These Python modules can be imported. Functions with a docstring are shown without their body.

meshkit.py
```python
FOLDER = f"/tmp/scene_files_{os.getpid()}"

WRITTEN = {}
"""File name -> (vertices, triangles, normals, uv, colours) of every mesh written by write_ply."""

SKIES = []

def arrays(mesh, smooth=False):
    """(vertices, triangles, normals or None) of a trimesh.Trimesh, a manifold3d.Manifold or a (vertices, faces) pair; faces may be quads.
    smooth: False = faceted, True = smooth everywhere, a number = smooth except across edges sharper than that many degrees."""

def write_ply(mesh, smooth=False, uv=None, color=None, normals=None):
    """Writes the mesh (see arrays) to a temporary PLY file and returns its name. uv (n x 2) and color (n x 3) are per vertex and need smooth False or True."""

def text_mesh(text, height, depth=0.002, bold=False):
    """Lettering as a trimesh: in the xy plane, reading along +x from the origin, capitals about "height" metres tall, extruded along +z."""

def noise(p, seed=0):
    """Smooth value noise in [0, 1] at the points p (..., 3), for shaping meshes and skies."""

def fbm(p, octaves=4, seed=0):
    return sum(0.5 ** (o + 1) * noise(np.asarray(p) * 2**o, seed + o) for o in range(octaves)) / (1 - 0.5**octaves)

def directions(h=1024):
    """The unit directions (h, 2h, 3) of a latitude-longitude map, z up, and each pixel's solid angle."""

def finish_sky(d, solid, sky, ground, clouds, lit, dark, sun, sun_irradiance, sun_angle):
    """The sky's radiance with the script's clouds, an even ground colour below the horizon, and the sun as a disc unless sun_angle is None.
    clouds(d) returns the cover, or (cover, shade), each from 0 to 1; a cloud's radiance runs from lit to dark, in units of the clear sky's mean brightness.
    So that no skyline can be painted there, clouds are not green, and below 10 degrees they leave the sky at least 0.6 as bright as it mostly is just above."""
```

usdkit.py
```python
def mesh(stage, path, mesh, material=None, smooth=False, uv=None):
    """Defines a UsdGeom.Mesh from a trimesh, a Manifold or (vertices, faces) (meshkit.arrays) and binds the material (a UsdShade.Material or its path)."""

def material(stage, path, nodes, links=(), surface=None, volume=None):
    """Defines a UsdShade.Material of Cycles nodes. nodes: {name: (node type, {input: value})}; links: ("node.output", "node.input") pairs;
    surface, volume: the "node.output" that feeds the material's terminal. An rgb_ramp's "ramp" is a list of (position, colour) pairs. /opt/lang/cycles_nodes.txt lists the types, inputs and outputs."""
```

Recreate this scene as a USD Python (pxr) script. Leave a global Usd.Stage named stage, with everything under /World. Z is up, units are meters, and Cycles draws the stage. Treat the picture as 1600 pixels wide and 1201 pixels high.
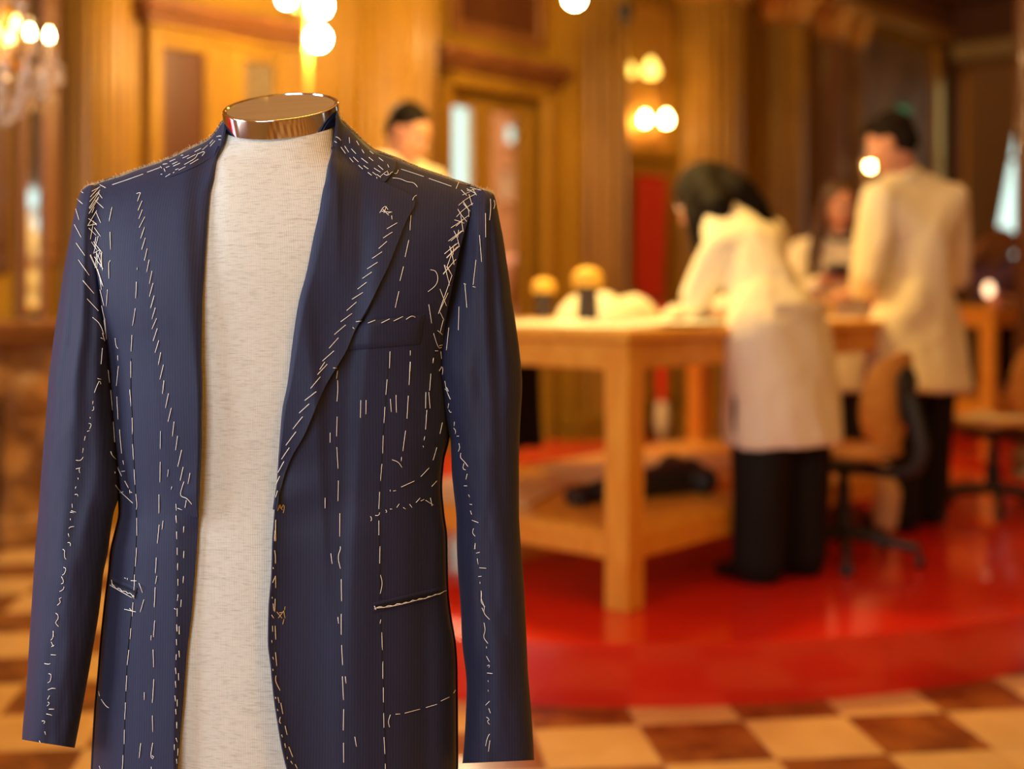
import math, numpy as np, trimesh, usdkit, meshkit
from pxr import Usd, UsdGeom, UsdLux, UsdShade, Gf, Sdf, Vt
from manifold3d import Manifold, OpType
from scipy.interpolate import PchipInterpolator
from shapely.geometry import Polygon, Point, box as sbox

stage = Usd.Stage.CreateInMemory()
UsdGeom.SetStageUpAxis(stage, UsdGeom.Tokens.z)
UsdGeom.SetStageMetersPerUnit(stage, 1.0)
world = UsdGeom.Xform.Define(stage, '/World')
stage.SetDefaultPrim(world.GetPrim())
UsdGeom.Scope.Define(stage, '/World/Looks')

# ------------------------------------------------------------------ camera
F, HZ, CH = 2000.0, 450.0, 1.18          # focal length and horizon in pixels, lens height in metres
FOCAL = 36.0 * F / 1600.0
cam = UsdGeom.Camera.Define(stage, '/World/camera')
cam.AddTranslateOp().Set(Gf.Vec3d(0, 0, CH))
cam.AddRotateXOp().Set(90.0)
cam.CreateFocalLengthAttr(FOCAL)
cam.CreateHorizontalApertureAttr(36.0)
cam.CreateVerticalApertureAttr(36.0 * 1201 / 1600)
cam.CreateVerticalApertureOffsetAttr((HZ - 600.5) / F * FOCAL)
cam.CreateClippingRangeAttr(Gf.Vec2f(0.05, 200))
cam.CreateFStopAttr(1.9)
cam.CreateFocusDistanceAttr(1.52)
cam.CreateExposureAttr(0.0)

def W(px, py, Y):
    """the point that the photo shows at pixel (px, py), Y metres in front of the lens"""
    return np.array([(px - 800.0) / F * Y, Y, CH + (HZ - py) / F * Y])

# the hall: wall A runs along DA, the room lies on its NA side
a42 = math.radians(42)
DA, NA, P0 = np.array([math.sin(a42), math.cos(a42)]), np.array([math.cos(a42), -math.sin(a42)]), np.array([-2.36, 6.21])
T_END, W_END, T_START, CEIL = 10.74, 9.5, -3.95, 5.2
def A(t, w, z=0.0):
    p = P0 + DA * t + NA * w
    return np.array([p[0], p[1], z])
def tpx(px, w=0.0):
    """where along wall A (on the plane w in front of it) pixel column px falls"""
    k, q = (px - 800.0) / F, P0 + NA * w
    return (k * q[1] - q[0]) / (DA[0] - k * DA[1])
def zpx(py, Y):
    return CH + (HZ - py) / F * Y
AZ = 48.0                                  # degrees about z that turn local x into DA
PLAT = 0.18

# ------------------------------------------------------------------ lights
WARM = (1.0, 0.55, 0.075)
def light(kind, name, pos, color, intensity, to=None, **size):
    l = getattr(UsdLux, kind).Define(stage, '/World/' + name)
    if to is None:
        l.AddTranslateOp().Set(Gf.Vec3d(*map(float, pos)))
    else:
        z = np.asarray(pos, float) - np.asarray(to, float); z /= np.linalg.norm(z)
        x = np.cross([0, 0, 1.0], z); x /= np.linalg.norm(x); y = np.cross(z, x)
        m = np.eye(4); m[0, :3], m[1, :3], m[2, :3], m[3, :3] = x, y, z, pos
        l.AddTransformOp().Set(Gf.Matrix4d(m.tolist()))
    l.CreateColorAttr(Gf.Vec3f(*color)); l.CreateIntensityAttr(float(intensity))
    for k, v in size.items():
        getattr(l, f'Create{k}Attr')(float(v))
    return l
DAY = (0.86, 0.94, 1.08)
sky = UsdLux.DomeLight.Define(stage, '/World/sky')
sky.CreateColorAttr(Gf.Vec3f(0.74, 0.92, 0.84)); sky.CreateIntensityAttr(0.6)
# two window lights out of view behind the camera, placed to light the jacket
WIN_D = [(2.5, 3.8), (4.7, 6.0)]
for i, (w0, w1) in enumerate(WIN_D):
    c = A(T_START - 0.02, (w0 + w1) / 2, 1.75)
    light('RectLight', f'unseen_window_daylight_{i}', c, DAY, (6.4, 2.4)[i], A(0, (w0 + w1) / 2, 1.75), Width=w1 - w0, Height=2.3)
LAMPS = [(2.9, 3.6, 4.3, 17.0), (-0.6, 2.6, 4.3, 8.0), (8.8, 2.6, 4.3, 2.0), (-2.6, 6.9, 3.6, 37.0), (0.2, 4.6, 4.0, 20.0)]       # unseen lamps above the frame, placed for warm light: t, w, z, intensity
for i, (t, w, z, e) in enumerate(LAMPS):
    light('SphereLight', f'unseen_hall_lamp_light_{i}', A(t, w, z), WARM, e, Radius=0.28)
TABLE_LAMP = W(850, 300, 4.8); TABLE_LAMP[2] = 2.5
light('DiskLight', 'unseen_work_lamp_light', TABLE_LAMP, (1.0, 0.66, 0.18), 235.0, Radius=0.14)  # unseen lamp above the frame, placed to brighten the table top

# ------------------------------------------------------------------ materials
LOOKS = {}
def mat(name, color, rough=0.6, spec=0.5, metal=0.0, noise=None, bump=None, coat=0.0, coat_rough=0.08, sheen=0.0, emit=None, trans=0.0, sub=0.0, aniso=None):
    """a principled material; noise = (second colour, scale, detail, stretch xyz, rotation z, ramp lo, hi), bump = (scale, strength)"""
    if name in LOOKS:
        return LOOKS[name]
    p = {"base_color": color, "roughness": rough, "specular_ior_level": spec, "metallic": metal, "coat_weight": coat, "coat_roughness": coat_rough, "sheen_weight": sheen, "transmission_weight": trans}
    if emit:
        p |= {"emission_color": emit[0], "emission_strength": emit[1]}
    nodes, links = {"p": ("principled_bsdf", p)}, []
    if noise or bump:
        nodes["g"] = ("geometry", {})
    if noise:
        c2, sc, det, st, rz, lo, hi = noise
        nodes["m"] = ("mapping", {"scale": st, "rotation": (0, 0, rz)})
        nodes["n"] = ("noise_texture", {"scale": sc, "detail": det, "distortion": 0.6})
        nodes["r"] = ("rgb_ramp", {"ramp": [(0, color), (lo, color), (hi, c2), (1, c2)]})
        links += [("g.position", "m.vector"), ("m.vector", "n.vector"), ("n.fac", "r.fac"), ("r.color", "p.base_color")]
    if bump:
        nodes["bn"] = ("noise_texture", {"scale": bump[0], "detail": 3})
        nodes["b"] = ("bump", {"strength": bump[1], "distance": 0.01})
        links += [("g.position", "bn.vector"), ("bn.fac", "b.height"), ("b.normal", "p.normal")]
    LOOKS[name] = usdkit.material(stage, '/World/Looks/' + name, nodes, links, surface="p.BSDF")
    return LOOKS[name]

def wool():
    nodes = {
        "g": ("geometry", {}), "m": ("mapping", {"scale": (1, 0.4, 0.02)}), "m2": ("mapping", {"scale": (900, 500, 60)}),
        "w": ("wave_texture", {"wave_type": "bands", "bands_direction": "x", "profile": "sine", "scale": 95.0, "distortion": 0.8, "detail": 1.0}),
        "n": ("noise_texture", {"scale": 1.0, "detail": 2}), "n3": ("noise_texture", {"scale": 1.0, "detail": 2}),
        "m3": ("mapping", {"scale": (120, 60, 3)}),
        "r": ("rgb_ramp", {"ramp": [(0, (0.0145, 0.0165, 0.042)), (0.5, (0.0215, 0.0248, 0.065)), (1, (0.034, 0.041, 0.104))]}),
        "x": ("mix", {"mix_type": "mix", "fac": 0.55, "color1": (0, 0, 0), "color2": (0, 0, 0)}),
        "x2": ("mix", {"mix_type": "mix", "fac": 0.35, "color1": (0, 0, 0), "color2": (0, 0, 0)}),
        "b": ("bump", {"strength": 0.22, "distance": 0.0008}),
        "p": ("principled_bsdf", {"roughness": 0.62, "specular_ior_level": 0.28, "sheen_weight": 0.10, "sheen_roughness": 0.42, "sheen_tint": (0.75, 0.75, 0.9)}),
    }
    links = [("g.position", "m.vector"), ("m.vector", "w.vector"), ("g.position", "m2.vector"), ("m2.vector", "n.vector"), ("g.position", "m3.vector"), ("m3.vector", "n3.vector"),
             ("w.color", "x.color1"), ("n.color", "x.color2"), ("x.color", "x2.color1"), ("n3.color", "x2.color2"), ("x2.color", "r.fac"), ("r.color", "p.base_color"),
             ("n.fac", "b.height"), ("b.normal", "p.normal")]
    return usdkit.material(stage, '/World/Looks/navy_wool', nodes, links, surface="p.BSDF")
def jersey():
    nodes = {
        "g": ("geometry", {}), "m": ("mapping", {"scale": (85, 60, 620)}), "m2": ("mapping", {"scale": (28, 28, 150)}),
        "n": ("noise_texture", {"scale": 1.0, "detail": 3, "distortion": 0.5}), "n2": ("noise_texture", {"scale": 1.0, "detail": 2, "distortion": 0.4}),
        "w": ("wave_texture", {"wave_type": "bands", "bands_direction": "x", "profile": "sine", "scale": 150.0, "distortion": 0.3}),
        "r": ("rgb_ramp", {"ramp": [(0, (0.42, 0.385, 0.335)), (0.3, (0.55, 0.51, 0.45)), (0.48, (0.68, 0.64, 0.58)), (1, (0.78, 0.74, 0.68))]}),
        "r2": ("rgb_ramp", {"ramp": [(0, (0.86, 0.85, 0.84)), (0.45, (1, 1, 1)), (1, (1, 1, 1))]}),
        "x": ("mix", {"mix_type": "multiply", "fac": 1.0}),
        "b": ("bump", {"strength": 0.3, "distance": 0.0006}),
        "p": ("principled_bsdf", {"roughness": 0.9, "specular_ior_level": 0.1, "sheen_weight": 0.15}),
    }
    links = [("g.position", "m.vector"), ("m.vector", "n.vector"), ("g.position", "m2.vector"), ("m2.vector", "n2.vector"), ("g.position", "w.vector"),
             ("n.fac", "r.fac"), ("n2.fac", "r2.fac"), ("r.color", "x.color1"), ("r2.color", "x.color2"), ("x.color", "p.base_color"), ("w.fac", "b.height"), ("b.normal", "p.normal")]
    return usdkit.material(stage, '/World/Looks/heather_jersey', nodes, links, surface="p.BSDF")
M_WOOL, M_JERSEY = wool(), jersey()
def pane_mat():
    nodes = {"t": ("transparent_bsdf", {"color": (0.93, 0.96, 0.94)}), "g": ("glossy_bsdf", {"roughness": 0.03, "color": (0.9, 0.9, 0.9)}), "f": ("fresnel", {"IOR": 1.45}), "m": ("mix_closure", {}), "geo": ("geometry", {}), "ior": ("mix_float", {"a": 1.45, "b": 1 / 1.45})}
    return usdkit.material(stage, '/World/Looks/window_glass', nodes, [("geo.backfacing", "ior.fac"), ("ior.result", "f.IOR"), ("f.fac", "m.fac"), ("t.BSDF", "m.closure1"), ("g.BSDF", "m.closure2")], surface="m.closure")
M_GLASS = pane_mat()
RZ = -math.radians(AZ)
M_OCHRE = mat('ochre_panel', (0.38, 0.21, 0.018), 0.45, spec=0.25, noise=((0.27, 0.14, 0.012), 3.0, 4, (1, 1, 0.25), 0, .35, .7))
M_MARBLE = mat('golden_marble', (0.40, 0.22, 0.02), 0.32, spec=0.3, noise=((0.24, 0.12, 0.012), 2.4, 6, (1, 1, 0.35), 0, .38, .66), coat=0.16, coat_rough=0.2)
M_GREYMARBLE = mat('grey_brown_marble', (0.36, 0.22, 0.10), 0.5, spec=0.25, noise=((0.2, 0.11, 0.05), 3.5, 6, (1, 1, 0.6), 0, .35, .65))
M_GILT = mat('gilding', (0.72, 0.40, 0.085), 0.38, metal=0.55)
M_DARKWOOD = mat('dark_panel_wood', (0.115, 0.038, 0.012), 0.38, noise=((0.07, 0.022, 0.008), 5, 4, (1, 1, 0.08), 0, .3, .7), coat=0.25)
M_BROWN = mat('brown_wood', (0.26, 0.105, 0.026), 0.4, noise=((0.17, 0.062, 0.016), 5, 4, (1, 1, 0.08), 0, .3, .7), coat=0.2)
M_STONE = mat('carved_stone', (0.40, 0.2, 0.06), 0.5, noise=((0.15, 0.06, 0.018), 5.0, 5, (1, 1, 1), 0, .4, .6))
M_CEIL = mat('ceiling_plaster', (0.55, 0.36, 0.16), 0.9)
M_PLAIN = mat('plain_wall', (0.42, 0.32, 0.2), 0.8)
M_RED = mat('red_lacquer', (0.80, 0.026, 0.011), 0.22, coat=0.55, coat_rough=0.05, noise=((0.74, 0.022, 0.010), 4, 3, (1, 1, 1), 0, .3, .7))
M_PINE = mat('pine_wood', (0.88, 0.45, 0.06), 0.5, spec=0.3, noise=((0.74, 0.32, 0.035), 3.0, 5, (14, 2.2, 14), RZ, .35, .68), coat=0.1)
M_PINEV = mat('pine_post_wood', (0.88, 0.45, 0.06), 0.5, spec=0.3, noise=((0.74, 0.31, 0.032), 3.0, 5, (14, 14, 1.6), 0, .35, .68), coat=0.1)
M_PLY = mat('chair_plywood', (0.72, 0.36, 0.075), 0.35, noise=((0.6, 0.27, 0.05), 4.0, 4, (2, 9, 9), 0.8, .35, .65), coat=0.3)
M_BLACKM = mat('black_metal', (0.012, 0.012, 0.012), 0.38)
M_BLACKP = mat('black_plastic', (0.018, 0.016, 0.014), 0.5)
M_COAT = mat('white_cotton', (0.80, 0.72, 0.56), 0.85, spec=0.2, sheen=0.1, bump=(9.0, 0.25))
M_PAPER = mat('white_paper', (0.88, 0.86, 0.80), 0.8)
M_CANVAS = mat('cream_canvas', (0.82, 0.76, 0.62), 0.9, bump=(16.0, 0.4))
M_TROUSER = mat('black_trousers', (0.010, 0.009, 0.008), 0.8, spec=0.2)
M_SKIN = mat('skin', (0.62, 0.30, 0.19), 0.5, noise=((0.55, 0.25, 0.16), 14, 2, (1, 1, 1), 0, .3, .7))
M_HAIRD = mat('dark_hair', (0.007, 0.004, 0.003), 0.7, spec=0.12, noise=((0.013, 0.007, 0.004), 30, 2, (1, 1, 0.15), 0, .3, .7))
M_HAIRB = mat('brown_hair', (0.05, 0.02, 0.008), 0.5, noise=((0.085, 0.034, 0.012), 30, 2, (1, 1, 0.15), 0, .3, .7))
M_SHOE = mat('black_leather', (0.012, 0.011, 0.010), 0.3)
M_EYE = mat('eye_white', (0.8, 0.78, 0.75), 0.2)
M_IRIS = mat('eye_iris', (0.03, 0.015, 0.008), 0.2)
M_LIP = mat('lips', (0.5, 0.16, 0.12), 0.4)
M_THREAD = mat('white_thread', (0.86, 0.84, 0.82), 0.7, sheen=0.3)
M_THREADG = mat('golden_thread', (0.66, 0.42, 0.16), 0.6, sheen=0.3)
def fuzz_mat():
    return usdkit.material(stage, '/World/Looks/rimlit_wool_fuzz', {"d": ("diffuse_bsdf", {"color": (0.75, 0.66, 0.52)}), "t": ("translucent_bsdf", {"color": (0.95, 0.84, 0.62)}), "m": ("mix_closure", {"fac": 0.7})}, [("d.BSDF", "m.closure1"), ("t.BSDF", "m.closure2")], surface="m.closure")
M_FUZZ = fuzz_mat()  # pale gold tint stands in for the golden rim light
M_THREADD = mat('black_thread', (0.004, 0.004, 0.007), 0.8)
M_LINING = mat('dark_lining', (0.006, 0.006, 0.010), 0.6)
M_CHROME = mat('polished_steel', (0.82, 0.86, 0.92), 0.10, metal=1.0)
M_BRASS = mat('satin_brass_disc', (0.36, 0.25, 0.145), 0.5, metal=0.3, noise=((0.31, 0.21, 0.115), 3.0, 3, (3, 60, 3), 0.2, .3, .7))
M_CRYSTAL = mat('cut_crystal', (1, 0.97, 0.9), 0.03, trans=0.9)
M_BULB = mat('lamp_globe', (1, 0.9, 0.7), 0.4, emit=((1.0, 0.62, 0.22), 620.0))
M_BULBW = mat('cool_lamp_globe', (1, 1, 1), 0.4, emit=((1.0, 0.86, 0.86), 90.0))
M_CANDLE = mat('candle_bulb', (1, 0.9, 0.7), 0.4, emit=((1.0, 0.62, 0.24), 70.0))
M_SCONCE = mat('sconce_bulb', (1, 0.9, 0.7), 0.4, emit=((1.0, 0.60, 0.2), 70.0))
M_DIM = mat('dim_bulb', (1, 0.9, 0.7), 0.4, emit=((1.0, 0.66, 0.10), 3.5))
M_DAYPANE = mat('daylit_pane', (0.9, 0.95, 1), 0.3, emit=((0.72, 0.86, 1.0), 1.6))

# ------------------------------------------------------------------ scene helpers
USED = {}
def free(parent, name):
    path = f'{parent}/{name}'; n = USED.get(path, -1) + 1; USED[path] = n
    return path if n == 0 else f'{path}_{n:03d}'
def path_of(p):
    return '/World' if p is None else str(p.GetPath())
def tag(p, label=None, cat=None, group=None, kind=None):
    p = p.GetPrim() if hasattr(p, 'GetPrim') else p
    for k, v in (('label', label), ('category', cat), ('group', group), ('kind', kind)):
        if v: p.SetCustomDataByKey(k, v)
    return p
def obj(name, mesh, m, parent=None, smooth=35, label=None, kind=None):
    if isinstance(mesh, list):
        mesh = trimesh.util.concatenate([to_tm(x) for x in mesh])
    p = usdkit.mesh(stage, free(path_of(parent), name), mesh, m, smooth).GetPrim()
    return tag(p, label=label, kind=kind)
def thing(name, label=None, cat=None, group=None, kind=None, loc=None, rz=0.0):
    x = UsdGeom.Xform.Define(stage, free('/World', name))
    if loc is not None:
        x.AddTranslateOp().Set(Gf.Vec3d(*map(float, loc))); x.AddRotateZOp().Set(float(rz))
    return tag(x, label, cat, group, kind)
def dup(root, label, loc, rz, group=None):
    was = root.GetCustomData()
    import re
    r = thing(re.sub(r'_\d{3}$', '', root.GetName()), label, was['category'], group or was.get('group'), None, loc, rz)
    r.GetReferences().AddInternalReference(root.GetPath()); r.SetInstanceable(True)
    return r
def to_tm(x):
    if hasattr(x, 'to_mesh'):
        k = x.to_mesh(); return trimesh.Trimesh(k.vert_properties[:, :3], k.tri_verts, process=False)
    return x

# ------------------------------------------------------------------ shape helpers
def cbox(x0, x1, y0, y1, z0, z1, c=0.004):
    """a box with chamfered edges, as a trimesh"""
    c = min(c, (x1 - x0) / 3, (y1 - y0) / 3, (z1 - z0) / 3)
    v = []
    for sx, sy, sz in np.ndindex(2, 2, 2):
        X, Y, Z = (x0, x1)[sx], (y0, y1)[sy], (z0, z1)[sz]
        dx, dy, dz = c * (1 - 2 * sx), c * (1 - 2 * sy), c * (1 - 2 * sz)
        v += [(X + dx, Y + dy, Z), (X + dx, Y, Z + dz), (X, Y + dy, Z + dz)]
    return to_tm(Manifold.hull_points(np.array(v)))
def inA(m):
    """from wall A's frame (t, w, z) to the world"""
    m = to_tm(m).copy(); v = m.vertices
    m.vertices = np.column_stack([P0[0] + DA[0] * v[:, 0] + NA[0] * v[:, 1], P0[1] + DA[1] * v[:, 0] + NA[1] * v[:, 1], v[:, 2]])
    m.invert()
    return m
def abox(t0, t1, w0, w1, z0, z1, c=0.006):
    return inA(cbox(t0, t1, w0, w1, z0, z1, c))
def prism(poly, z0, z1):
    m = trimesh.creation.extrude_polygon(poly, z1 - z0, engine='earcut'); m.apply_translation((0, 0, z0)); return m
def lathe(profile, n=24, at=(0, 0, 0)):
    m = trimesh.creation.revolve(np.array(profile, float), sections=n); m.apply_translation(at); return m
def sph(c, r, n=16):
    return Manifold.sphere(float(r), n).translate(tuple(map(float, c)))
def ell(c, rx, ry, rz, R=None, n=20):
    m = Manifold.sphere(1.0, n).scale((rx, ry, rz))
    if R is not None:
        m = m.transform(np.column_stack([R, np.zeros(3)]))
    return m.translate(tuple(map(float, c)))
def bone(*pr, n=16):
    """the hull of spheres (point, radius)"""
    return Manifold.batch_hull([sph(p, r, n) for p, r in pr])
def chain(pts, radii, n=12):
    return [bone((pts[i], radii[i]), (pts[i + 1], radii[i + 1]), n=n) for i in range(len(pts) - 1)]
def fuse(parts, edge=0.016, it=8):
    m = Manifold.batch_boolean(parts, OpType.Add).refine_to_length(edge)
    t = to_tm(m); t.merge_vertices()
    if it:
        trimesh.smoothing.filter_taubin(t, lamb=0.5, nu=0.52, iterations=it)
    return t
def tube(pts, r, n=6, cap=True):
    p = np.asarray(pts, float); k = len(p)
    r = np.full(k, r) if np.ndim(r) == 0 else np.asarray(r)
    t = np.gradient(p, axis=0); t /= np.linalg.norm(t, axis=1, keepdims=True) + 1e-12
    u = np.cross(t[0], [0.3, 0.2, 0.93]); u /= np.linalg.norm(u) + 1e-12
    V = []
    for i in range(k):
        u = u - t[i] * (u @ t[i]); u /= np.linalg.norm(u) + 1e-12
        b = np.cross(t[i], u); a = np.arange(n) * 2 * np.pi / n
        V.append(p[i] + r[i] * (np.cos(a)[:, None] * u + np.sin(a)[:, None] * b))
    V = np.vstack(V); f = []
    for i in range(k - 1):
        for j in range(n):
            q = (j + 1) % n
            f += [(i * n + j, i * n + q, (i + 1) * n + q), (i * n + j, (i + 1) * n + q, (i + 1) * n + j)]
    if cap:
        f += [(0, j + 1, j) for j in range(1, n - 1)] + [((k - 1) * n, (k - 1) * n + j, (k - 1) * n + j + 1) for j in range(1, n - 1)]
    return trimesh.Trimesh(V, np.array(f), process=False)
CURVES = {}
def lerp(x, pts):
    """a smooth monotone curve through the points, constant beyond its ends"""
    c = CURVES.get(id(pts))
    if c is None:
        a = np.array(pts, float); c = CURVES[id(pts)] = (PchipInterpolator(a[:, 0], a[:, 1]), a[0, 0], a[-1, 0], pts)
    return c[0](np.clip(x, c[1], c[2]))
def grid_solid(P, t, normals=None):
    """a sheet P (rows, columns, 3) given the thickness t on the far side"""
    m, n = P.shape[:2]
    du, dv = np.gradient(P, axis=1), np.gradient(P, axis=0)
    N = np.cross(du, dv); L = np.linalg.norm(N, axis=2, keepdims=True); N = np.where(L > 1e-12, N / np.maximum(L, 1e-12), [0, -1.0, 0])
    if (N[..., 1].mean()) > 0: N = -N
    Q = P - N * t
    V = np.vstack([P.reshape(-1, 3), Q.reshape(-1, 3)])
    i = np.arange(m * n).reshape(m, n)
    a, b, c, d = i[:-1, :-1].ravel(), i[:-1, 1:].ravel(), i[1:, 1:].ravel(), i[1:, :-1].ravel()
    f1 = np.vstack([np.column_stack([a, d, c]), np.column_stack([a, c, b])])
    f2 = f1[:, ::-1] + m * n
    loop = np.concatenate([i[0, :], i[1:, -1], i[-1, -2::-1], i[-2:0:-1, 0]]); nx = np.roll(loop, -1)
    f3 = np.vstack([np.column_stack([loop, nx, nx + m * n]), np.column_stack([loop, nx + m * n, loop + m * n])])
    t_ = trimesh.Trimesh(V, np.vstack([f1, f2, f3]), process=False)
    return t_
rng = np.random.default_rng(7)
# ------------------------------------------------------------------ the setting: floor
S = 'structure'
TS, TROT = 0.29, math.atan2(0.122, 1.0)
RD, CD = np.array([math.cos(TROT), math.sin(TROT)]), np.array([-math.sin(TROT), math.cos(TROT)])
TA = W(1160, 1125, 2000 * CH / 675)[:2]
TILE_L = ((0.74, 0.49, 0.22), (0.64, 0.40, 0.16))
TILE_D = ((0.30, 0.105, 0.024), (0.15, 0.045, 0.011))
M_TL = mat('cream_marble_tile', TILE_L[0], 0.3, noise=(TILE_L[1], 7, 5, (1, 1, 1), 0, .35, .7), coat=0.25, coat_rough=0.1)
M_TD = mat('brown_marble_tile', TILE_D[0], 0.3, noise=(TILE_D[1], 9, 5, (1, 1, 1), 0, .4, .6), coat=0.25, coat_rough=0.1)
ra = R0 = -TROT
rot = np.array([[math.cos(ra), -math.sin(ra)], [math.sin(ra), math.cos(ra)]])
loc = -(rot @ (TA / TS))
M_CHECK = usdkit.material(stage, '/World/Looks/checker_paving', {
    "g": ("geometry", {}), "m": ("mapping", {"scale": (1 / TS, 1 / TS, 0.0), "rotation": (0, 0, ra), "location": (loc[0], loc[1], 0.5)}),
    "c": ("checker_texture", {"color1": TILE_D[0], "color2": TILE_L[0], "scale": 1.0}), "p": ("principled_bsdf", {"roughness": 0.32, "coat_weight": 0.25})},
    [("g.position", "m.vector"), ("m.vector", "c.vector"), ("c.color", "p.base_color")], surface="p.BSDF")
floor = thing('floor', kind=S)
obj('paving_bed', [abox(T_START - .3, T_END + 6, -7, W_END + .3, -0.12, -0.003, 0.001)], M_CHECK, floor)
C1, R1 = np.array([0.353, 6.0]), 2.40
C2, R2 = np.array([3.3, 9.05]), 1.79
def in_view(p, margin=70):
    x, y = 800 + p[0] / p[1] * F, HZ + CH / p[1] * F
    return -margin < x < 1600 + margin and y < 1201 + 90
for j in range(-8, 30):
    for i in range(-26, 26):
        c = TA + RD * TS * (i + .5) + CD * TS * (j + .5)
        if c[1] < 2.6 or c[1] > 7.9 or not in_view(c) or np.linalg.norm(c - C1) < R1 - .25 or np.linalg.norm(c - C2) < R2 - .25 or (c - P0) @ NA < 0.25:
            continue
        px = 800 + c[0] / c[1] * F
        if 190 < px < 640 and c[1] > 4.2:      # wholly behind the jacket
            continue
        m = cbox(-TS / 2 + .0012, TS / 2 - .0012, -TS / 2 + .0012, TS / 2 - .0012, -0.03, float(rng.uniform(-.0006, .0006)), 0.0025)
        m.apply_transform(trimesh.transformations.rotation_matrix(TROT, (0, 0, 1))); m.apply_translation((c[0], c[1], 0))
        obj('tile', m, M_TD if (i + j) % 2 == 0 else M_TL, floor, smooth=False)

# ------------------------------------------------------------------ walls
def wall_with_holes(t0, t1, w0, w1, z0, z1, holes):
    m = Manifold.cube((t1 - t0, w1 - w0, z1 - z0)).translate((t0, w0, z0))
    for h in holes:
        m = m - Manifold.cube((h[1] - h[0], h[3] - h[2], h[5] - h[4])).translate((h[0], h[2], h[4]))
    return inA(m)
D2a, D2b, D2m, D2z = tpx(700), tpx(846), tpx(770), 2.50
wallA = thing('wall_back', kind=S)
obj('wall_face', wall_with_holes(T_START, T_END, -0.25, 0, 0, CEIL, [(D2a, D2b, -.5, .5, -1, D2z)]), M_OCHRE, wallA, smooth=False)
# panels framed by raised mouldings
def framed(t0, t1, z0, z1, m=M_OCHRE, inner=M_OCHRE, b=0.07, proud=0.035):
    for q in ((t0, t1, z0, z0 + b), (t0, t1, z1 - b, z1), (t0, t0 + b, z0 + b, z1 - b), (t1 - b, t1, z0 + b, z1 - b)):
        obj('panel_moulding', abox(q[0], q[1], 0, proud, q[2], q[3], 0.012), m, wallA, smooth=False)
    obj('wall_panel', abox(t0 + b, t1 - b, 0, 0.012, z0 + b, z1 - b, 0.004), inner, wallA, smooth=False)
framed(tpx(62), tpx(100) - .02, 1.3, 3.3, M_BROWN, M_BROWN)
framed(tpx(452), tpx(548), 0.95, 3.3, M_OCHRE, M_OCHRE)
framed(tpx(452), tpx(548), 0.15, 0.85, M_OCHRE, M_OCHRE)
framed(tpx(968), tpx(1052), 0.25, 1.15, M_OCHRE, M_GILT)
framed(tpx(968), tpx(1052), 2.2, 3.45, M_OCHRE, M_GILT)
framed(tpx(1342), tpx(1452), 0.3, 3.7, M_GREYMARBLE, M_GREYMARBLE, 0.1)
framed(tpx(700), tpx(850), 2.85, 3.7, M_BROWN, M_DARKWOOD, 0.09)
framed(tpx(236), tpx(432), 2.85, 3.7, M_OCHRE, M_OCHRE, 0.09)
obj('gilt_strip', abox(tpx(1455), tpx(1466), 0, .06, 0.2, 3.8, 0.02), M_GILT, wallA, smooth=False)
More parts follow.
